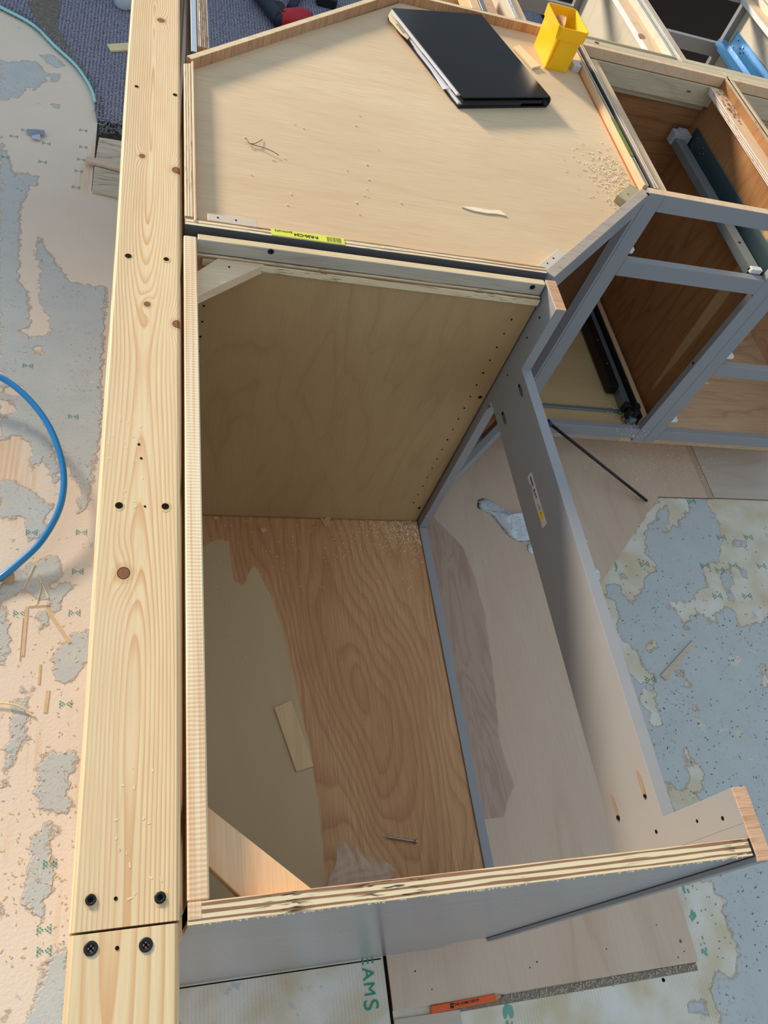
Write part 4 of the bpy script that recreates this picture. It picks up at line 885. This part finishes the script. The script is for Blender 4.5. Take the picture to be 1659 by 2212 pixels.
board('cross_strip', .955, 1.298, 1.290, 1.302, .144, .150, GALV, dc)
flakes('sawdust_scatter', [(min(1.36, random.gauss(1.31, .03)), random.gauss(1.255, .03), .1445 if random.random() < .6 else .158) for _ in range(110)], .004, DUST, dc, .0005, .0008)
discs('pin_hole', [(1.3644, 1.262, .20 + .05 * k) for k in range(9)], (-1, 0, 0), .0018, DUST, dc, .0004, kind='stuff')
discs('cam_hole', [(1.3366, 1.2285, .427)], (-1, 0, 0), .0035, HOLE, dc)

nb = thing('base_cabinet', (1.65, 1.5, 0), 'grey faced three-opening base cabinet at the right edge, second of the right-hand run', 'cabinet')
PEE = plyedge('ply_edge_next', 'x', .011, 1.382, 2.2, run='y')
board('side_panel', 1.3815, 1.3925, 1.2395, 1.8280, .10, .8755, MAPX, nb, {'+z': PEE, '-x': DARKP})
board('side_panel', 1.98, 1.992, 1.2395, 1.8280, .10, .8755, MAPX, nb)
board('side_cleat', 1.3927, 1.430, 1.2395, 1.79, .842, .857, CLEAT, nb)
board('nailing_rail', 1.3927, 1.98, 1.802, 1.822, .80, .850, NR, nb); board('nailing_rail', 1.3757, 1.995, 1.822, 1.845, .78, .8762, NR, nb); board('rail_cap', 1.3815, 1.98, 1.8068, 1.8218, .852, .8762, CLEAT, nb)
board('back_panel', 1.3927, 1.98, 1.8225, 1.828, .10, .779, MAPX, nb); board('bottom_panel', 1.3927, 1.98, 1.2395, 1.822, .128, .1435, MAPX, nb)
front(nb, 1.3757, 1.9975, .0375, .0385, ((.837, .876), (.670, .712), (.397, .437), (.118, .158)))
board('toe_kick', 1.3757, 1.99, 1.30, 1.312, .0065, .118, CLEAT, nb)
for z in (.452, .190):
    b_ = board('runner_end', 1.4135, 1.424, 1.240, 1.30, z - .018, z + .016, plain('dark_runner', L(25, 70, 75), .4, .5, .4), nb); board('front_clip', 1.414, 1.437, 1.224, 1.246, z + .006, z + .016, WHITEP, nb)
prism('corner_gusset', [(1.4135, 1.2385), (1.450, 1.2385), (1.4135, 1.275)], .346, .350, CLEAT, nb)
board('seam_gasket', .9252, .9338, 1.240, 1.80, .80, .858, BLACKP, dc, bev=0); board('seam_gasket', 1.3757, 1.3813, 1.240, 1.80, .80, .860, BLACKP, nb, bev=0)
flakes('dried_glue', [(random.gauss(1.3787, .0005), y, .862) for y in (1.70, 1.702, 1.705, 1.70, 1.84, 1.835)], .0022, WHITEP, nb, .001, .004)

# ---------------------------------------------------------------- second row, backs against the first and fronts to the carpet
YB = 1.852; YR = 2.48
def rear_cab(name, x0, x1, label):
    r = thing(name, ((x0 + x1) / 2, 2.16, 0), label, 'cabinet')
    pe = plyedge(name + '_edge', 'x', .011, x1 - .016, 2.2, run='y', c1=L(210, 215, 218), c2=L(130, 125, 118))
    board('side_panel', x0 + .003, x0 + .014, 1.866, YR - .0195, .10, .8755, BIRCHZ2, r, {'+z': pe})
    board('side_panel', x1 - .016, x1 - .005, 1.866, YR - .0195, .10, .8755, BIRCHZ2, r, {'+z': pe})
    board('side_cleat', x0 + .0142, x0 + .056, 1.868, YR - .02, .842, .857, CLEAT, r)
    c_ = board('side_cleat', x1 - .058, x1 - .0162, 1.868, YR - .02, .842, .857, CLEAT, r, {'-x': plain('pale_sawn_edge', L(225, 228, 232), .6)})
    board('nailing_rail', x0 + .0142, x1 - .0162, 1.868, 1.884, .78, .8418, NR, r)
    board('stile', x0, x0 + .038, YR - .019, YR, .105, .876, PAINT, r); board('stile', x1 - .038, x1, YR - .019, YR, .105, .876, PAINT, r)
    for z0, z1_ in ((.837, .876), (.670, .712), (.118, .158)): board('rail', x0 + .0382, x1 - .0382, YR - .019, YR, z0, z1_, PAINT, r)
    board('toe_kick', x0 + .003, x1 - .003, YR - .09, YR - .078, .0125, .1, SX, r)
    return r
rc1 = rear_cab('rear_base_cabinet', .775, 1.241, 'open base cabinet behind the yellow bin, its front towards the carpet')
rc2 = rear_cab('rear_base_cabinet', 1.247, 1.80, 'open base cabinet with blue drawer runner, behind the right-hand run')
rc3 = rear_cab('rear_base_cabinet', 1.806, 2.35, 'open base cabinet in the top right corner of the photo')
slide('drawer_runner', 1.784, 1.90, 2.44, .735, rc2, BLUEG, False)
board('back_strip', .776, 1.240, 1.8605, 1.8655, .80, .8755, NR, rc1)
board('back_strip', 1.248, 1.799, 1.8460, 1.8655, .80, .8762, NR, rc2); board('back_strip', 1.807, 2.349, 1.8460, 1.8655, .80, .8762, NR, rc3)
discs('knot', [(1.19, 1.985, .857)], (0, 0, 1), .012, plain('knot_brown', L(170, 130, 100), .7, .3, 0, .3, 200), rc1, .0003, 1.5, (.4, 1, 0))
board('seam_gasket', 1.2475, 1.2495, 1.87, YR - .02, .80, .862, BLACKP, rc2, bev=0); board('seam_gasket', 1.8065, 1.8088, 1.87, YR - .02, .80, .862, BLACKP, rc3, bev=0)
# odd lengths of timber and a metal strip behind the binder
o = board('pine_stick', .668, .694, 1.870, 2.06, .835, .872, MOUSE, None, bev=.0015); tag(o, 'orange-toned pine stick butting the back of the corner cabinet, behind the binder', 'stick')
o = board('metal_strip', .6955, .7085, 1.870, 2.10, .852, .8725, GALV, None); tag(o, 'bright metal strip beside the pine stick behind the binder', 'metal strip')
o = board('brown_stick', .7095, .738, 1.870, 2.06, .835, .871, RAW, None, bev=.0015); tag(o, 'brown wooden stick right of the bright metal strip, behind the binder', 'stick')
# what carries those pieces
o = board('support_rail', .50, .772, 2.00, 2.03, .0125, .834, STUD, None, bev=.002); tag(o, 'upright pine board carrying the loose sticks behind the corner cabinet', 'board')
# dark rug and the floor beyond
o = board('dark_rug', 1.9, 5.0, 3.75, 5.2, .0125, .03, plain('dark_brown_pile', L(62, 48, 40), .95, .1, 0, .35, 220), None, origin=(3, 4.4, .0125)); tag(o, 'dark brown pile rug seen through the rear cabinet with the blue runner', 'rug')

# ---------------------------------------------------------------- panels standing between the wall and the corner cabinet
gp = board('grey_panel', .0175, .0285, 1.425, 2.30, .0005, .868, DARKP, None, {'+z': plain('pale_blue_edge', L(168, 186, 204), .5), '+x': PAINT}); tag(gp, 'tall dark grey finished panel standing on edge between stud wall and corner cabinet', 'panel', 'panels standing behind the corner cabinet')
xx = .0290
for k, (lab) in enumerate(('plywood sheet standing on edge next to the dark grey panel', 'middle plywood sheet standing on edge behind the corner cabinet', 'plywood sheet standing on edge farthest from the dark grey panel')):
    o = board('plywood_offcut', xx, xx + .0070, 1.452 + .008 * k, 2.34 - .05 * k, .0005, .866 - .004 * k, BIRCHZ, None, {'+z': plyedge('standing_ply_edge_%s' % 'abc'[k], 'x', .007, xx, 1.5, run='y', c1=L(238, 220, 196), c2=L(176, 130, 98))}); tag(o, lab, 'plywood sheet', 'panels standing behind the corner cabinet'); xx += .0076

# ---------------------------------------------------------------- floor objects on the kitchen side
a_, b_ = at(1184, 912, .17), at(1397, 1082, .012)
o = tube('black_rod', [a_[:2] + (.17,), b_[:2] + (.0125,)], .0045, BLACKM, None, 10); tag(o, 'thin black rod leaning from the floor against the cabinet front beyond the sink cabinet', 'rod')
tube('rod_cap', [(a_[0] - .003, a_[1] + .002, .173), (a_[0] + .009, a_[1] - .007, .163)], .0075, plain('blue_cap', L(30, 34, 90), .4), o, 10)
CLOTH = M('white_cotton_rag', .9, .2); CLOTH.col(CLOTH.mix(CLOTH.noise(CLOTH.sc((30, 30, 30)), 1, 3), L(200, 208, 212), L(236, 238, 240))).bump(CLOTH.noise(CLOTH.sc((60, 120, 60)), 1, 4, 1.5), .9, .006); CLOTH = CLOTH.m
def rag(name, px, hmax, label, z0=z1):
    P = [np.array(at(u, v, .012)[:2]) for u, v in px]; c_ = sum(P) / len(P); bm = bmesh.new()
    R0 = []; K_ = len(P); lev = 7
    dense = smooth_path([tuple(p) + (0,) for p in P + P[:1]], 6)[:-1]
    n = len(dense); rings = []
    for l in range(lev):
        t = l / (lev - 1); s = 1 - t * .96
        ring = []
        for i, p in enumerate(dense):
            q = c_ + (np.array(p[:2]) - c_) * s
            h = hmax * math.sin(min(1, t * 1.5) * math.pi / 2) * (.75 + .25 * math.sin(i * .55 + l * .9)) * (.6 + .4 * math.sin(i * .21 + 1))
            ring.append(bm.verts.new((q[0] + random.uniform(-.0006, .0006), q[1] + random.uniform(-.0006, .0006), z0 + .0006 + h)))
        rings.append(ring)
    for A_, B_ in zip(rings, rings[1:]):
        for i in range(n): bm.faces.new((A_[i], A_[(i + 1) % n], B_[(i + 1) % n], B_[i]))
    bm.faces.new(rings[-1]); bm.faces.new(rings[0][::-1])
    o = finish(name, bm, CLOTH, None, True); tag(o, label, 'rag', 'white rags on the kitchen floor'); return o
rag('cotton_rag', [(1034, 1078), (1046, 1074), (1068, 1082), (1092, 1098), (1122, 1110), (1150, 1108), (1175, 1130), (1170, 1160), (1135, 1168), (1118, 1166), (1095, 1150), (1062, 1110), (1034, 1095)], .022, 'crumpled white cotton rag on the floor behind the sink cabinet rail')
rag('cotton_rag', [(1140, 1175), (1152, 1172), (1165, 1180), (1160, 1194), (1143, 1190)], .010, 'little twist of white rag below the crumpled one')
rag('cotton_rag', [(1262, 1163), (1270, 1164), (1269, 1172), (1262, 1172)], .006, 'tiny tip of white rag right of the rail')
rag('cotton_rag', [(1270, 1215), (1285, 1219), (1297, 1232), (1299, 1246), (1290, 1255), (1272, 1245)], .012, 'folded white rag at the edge of the new plywood, right of the rail')
a_, b_ = at(1432, 1464, .002), at(1498, 1386, .002)
o = prism('wood_splinter', [(a_[0] - .006, a_[1] + .006), (a_[0] + .007, a_[1] - .008), (b_[0] + .003, b_[1] - .003), (b_[0] - .004, b_[1] + .003)], .0008, .0042, veneer('long_splinter_wood', L(206, 190, 168), L(216, 200, 178), L(170, 145, 118), 'x', 5, 3, 12, .3, .4, seed=99).m, None)
tag(o, 'long wedge-shaped wood splinter on the grey floor at right', 'splinter')
# carpenter pencil
pc = thing('carpenter_pencil', (*at(1000, 2163, .006)[:2], .0012), 'orange carpenter pencil lying along the plywood joint at the bottom', 'pencil')
PA = np.array(at(932, 2181, .009)); PB = np.array(at(1070, 2154, .009)); PC = np.array(at(1094, 2149, .009))
dd = (PB - PA)[:2]; dd /= np.linalg.norm(dd); nd = np.array((-dd[1], dd[0])); hw = .0062
ORG = plain('orange_lacquer', L(232, 96, 28), .35)
pts = [PA[:2] - nd * hw, PB[:2] - nd * hw, PB[:2] + nd * hw, PA[:2] + nd * hw]
prism('body', [tuple(p) for p in pts], .0015, .0085, ORG, pc, bev=.0012)
bm = bmesh.new(); B4 = [bm.verts.new((*(PB[:2] + nd * s * hw * .95), z)) for s, z in ((-1, .002), (1, .002), (1, .0082), (-1, .0082))]; C4 = [bm.verts.new((*(PB[:2] + dd * .014 + nd * s * .002), z)) for s, z in ((-1, .004), (1, .004), (1, .006), (-1, .006))]
for k in range(4): bm.faces.new((B4[k], B4[(k + 1) % 4], C4[(k + 1) % 4], C4[k]))
bm.faces.new(B4[::-1]); bm.faces.new(C4); finish('sharpened_wood', bm, plain('pencil_wood', L(196, 140, 100), .7), pc)
bm = bmesh.new(); add_tube(bm, [(*(PB[:2] + dd * .0135), .005), (*(PB[:2] + dd * .021), .005)], [.002, .0005], 6); finish('lead', bm, plain('graphite', L(60, 62, 66), .5), pc)
mid = (PA + PB) / 2
text('pencil_print', 'THE HOME DEPOT', .0062, (mid[0] + .006, mid[1] + .0006, .0087), ((dd[0], dd[1], 0), (nd[0], nd[1], 0)), BLACKP, pc, .0001, True)
lg = PA[:2] + dd * .041
prism('logo_square', [tuple(lg + dd * a_ * .0035 + nd * b_ * .0042) for a_, b_ in ((-1, -1), (1, -1), (1, 1), (-1, 1))], .0084, .0088, BLACKP, pc, bev=0)
prism('logo_bar', [tuple(lg + dd * a_ * .0026 + nd * b_ * .0004 + nd * .0008 + dd * b_ * .0) for a_, b_ in ((-1, -1), (1, -1), (1, 1), (-1, 1))], .0088, .0090, ORG, pc, bev=0)
c0 = at(80, 293, .003); shaving('paper_scrap', c0, [(-.030, .020, .004), (-.005, .030, .001), (.020, .026, .006), (.026, .004, .003), (.010, -.006, .009), (.014, -.026, .002), (-.010, -.030, .006), (-.016, -.010, .002), (-.034, .004, .005)], plain('pale_scrap', L(190, 200, 216), .8), 'crumpled bluish paper scrap on the floor left of the stud wall', 'paper scrap')
# hose: blue air line coming in from the left
hp = [(*at(u, v, h)[:2], h) for u, v, h in ((-70, 800, .045), (0, 815, .050), (60, 860, .055), (108, 925, .055), (136, 1010, .050), (131, 1090, .042), (92, 1165, .030), (40, 1217, .018), (0, 1249, .010), (-60, 1290, .009))]
o = tube('air_hose', smooth_path(hp, 8), .0075, plain('blue_hose', L(4, 128, 200), .25, .6, 0, .03, 30), None, 12); tag(o, 'bright blue air hose looping in from the left edge', 'hose')
c0 = at(18, 1253, .004); shaving('plaster_flake', c0, [(-.012, -.008, .002), (.008, -.010, .001), (.013, .002, .003), (.011, .014, .006), (-.004, .010, .006), (-.014, .0, .003)], plain('flake_tan', L(214, 192, 158), .8), 'tan flake of underlayment beside the blue hose', 'flake')
a_, b_ = at(-20, 1518, .004), at(72, 1541, .004); tube('wood_sliver', smooth_path([a_, at(30, 1522, .005), b_], 6), .0016, SPL, None, 5); tag(COL.objects[-1], 'long pale wood sliver on the floor at the left edge', 'splinter')
for (u0, v0, u1, v1), lab in (((150, 2141, 170, 2182), 'x'),): pass

# ---------------------------------------------------------------- power drill and battery on the carpet
dr = thing('power_drill', (*at(610, 10, .05)[:2], .012), 'red and black cordless power tool lying on the carpet behind the corner cabinet', 'power tool')
RED_P = plain('red_plastic', L(185, 28, 48), .35); TEAL = plain('dark_teal_grip', L(34, 46, 62), .5)
def lathe_dir(name, p, q, prof, mat, root):
    p = Vector(p); q = Vector(q); bm = bmesh.new(); add_tube(bm, [tuple(p + (q - p) * t) for t, r in prof], [r for t, r in prof], 14); return finish(name, bm, mat, root, True)
pA = at(672, 34, .055); pB = at(588, 20, .055); pC = at(545, -30, .05)
lathe_dir('motor_housing', pA, at(604, 44, .05), [(0, .014), (.1, .026), (.35, .038), (.8, .041), (1, .036)], RED_P, dr)
lathe_dir('barrel', at(612, 48, .05), pC, [(0, .030), (.15, .037), (.4, .034), (.8, .030), (1, .024)], TEAL, dr)
lathe_dir('collar', at(612, 46, .05), at(598, 22, .05), [(0, .039), (1, .039)], BLACKP, dr)
lathe_dir('chuck', pC, at(515, -80, .05), [(0, .02), (.5, .02), (1, .012)], BLACKM, dr)
lathe_dir('handle', at(628, 20, .045), at(655, -40, .04), [(0, .02), (1, .022)], TEAL, dr)
bt = thing('battery_pack', (*at(708, 0, .03)[:2], .0125), 'black battery pack on the carpet right of the red power tool', 'battery')
cb_ = at(708, -6, .045); prism('case', [(cb_[0] - .05, cb_[1] - .03), (cb_[0] + .04, cb_[1] - .035), (cb_[0] + .055, cb_[1] + .05), (cb_[0] - .045, cb_[1] + .06)], .0125, .055, BLACKP, bt, bev=.006)
prism('terminal_rail', [(cb_[0] - .03, cb_[1] - .01), (cb_[0] + .03, cb_[1] - .01), (cb_[0] + .03, cb_[1] + .04), (cb_[0] - .03, cb_[1] + .04)], .055, .065, BLACKM, bt, bev=.002)
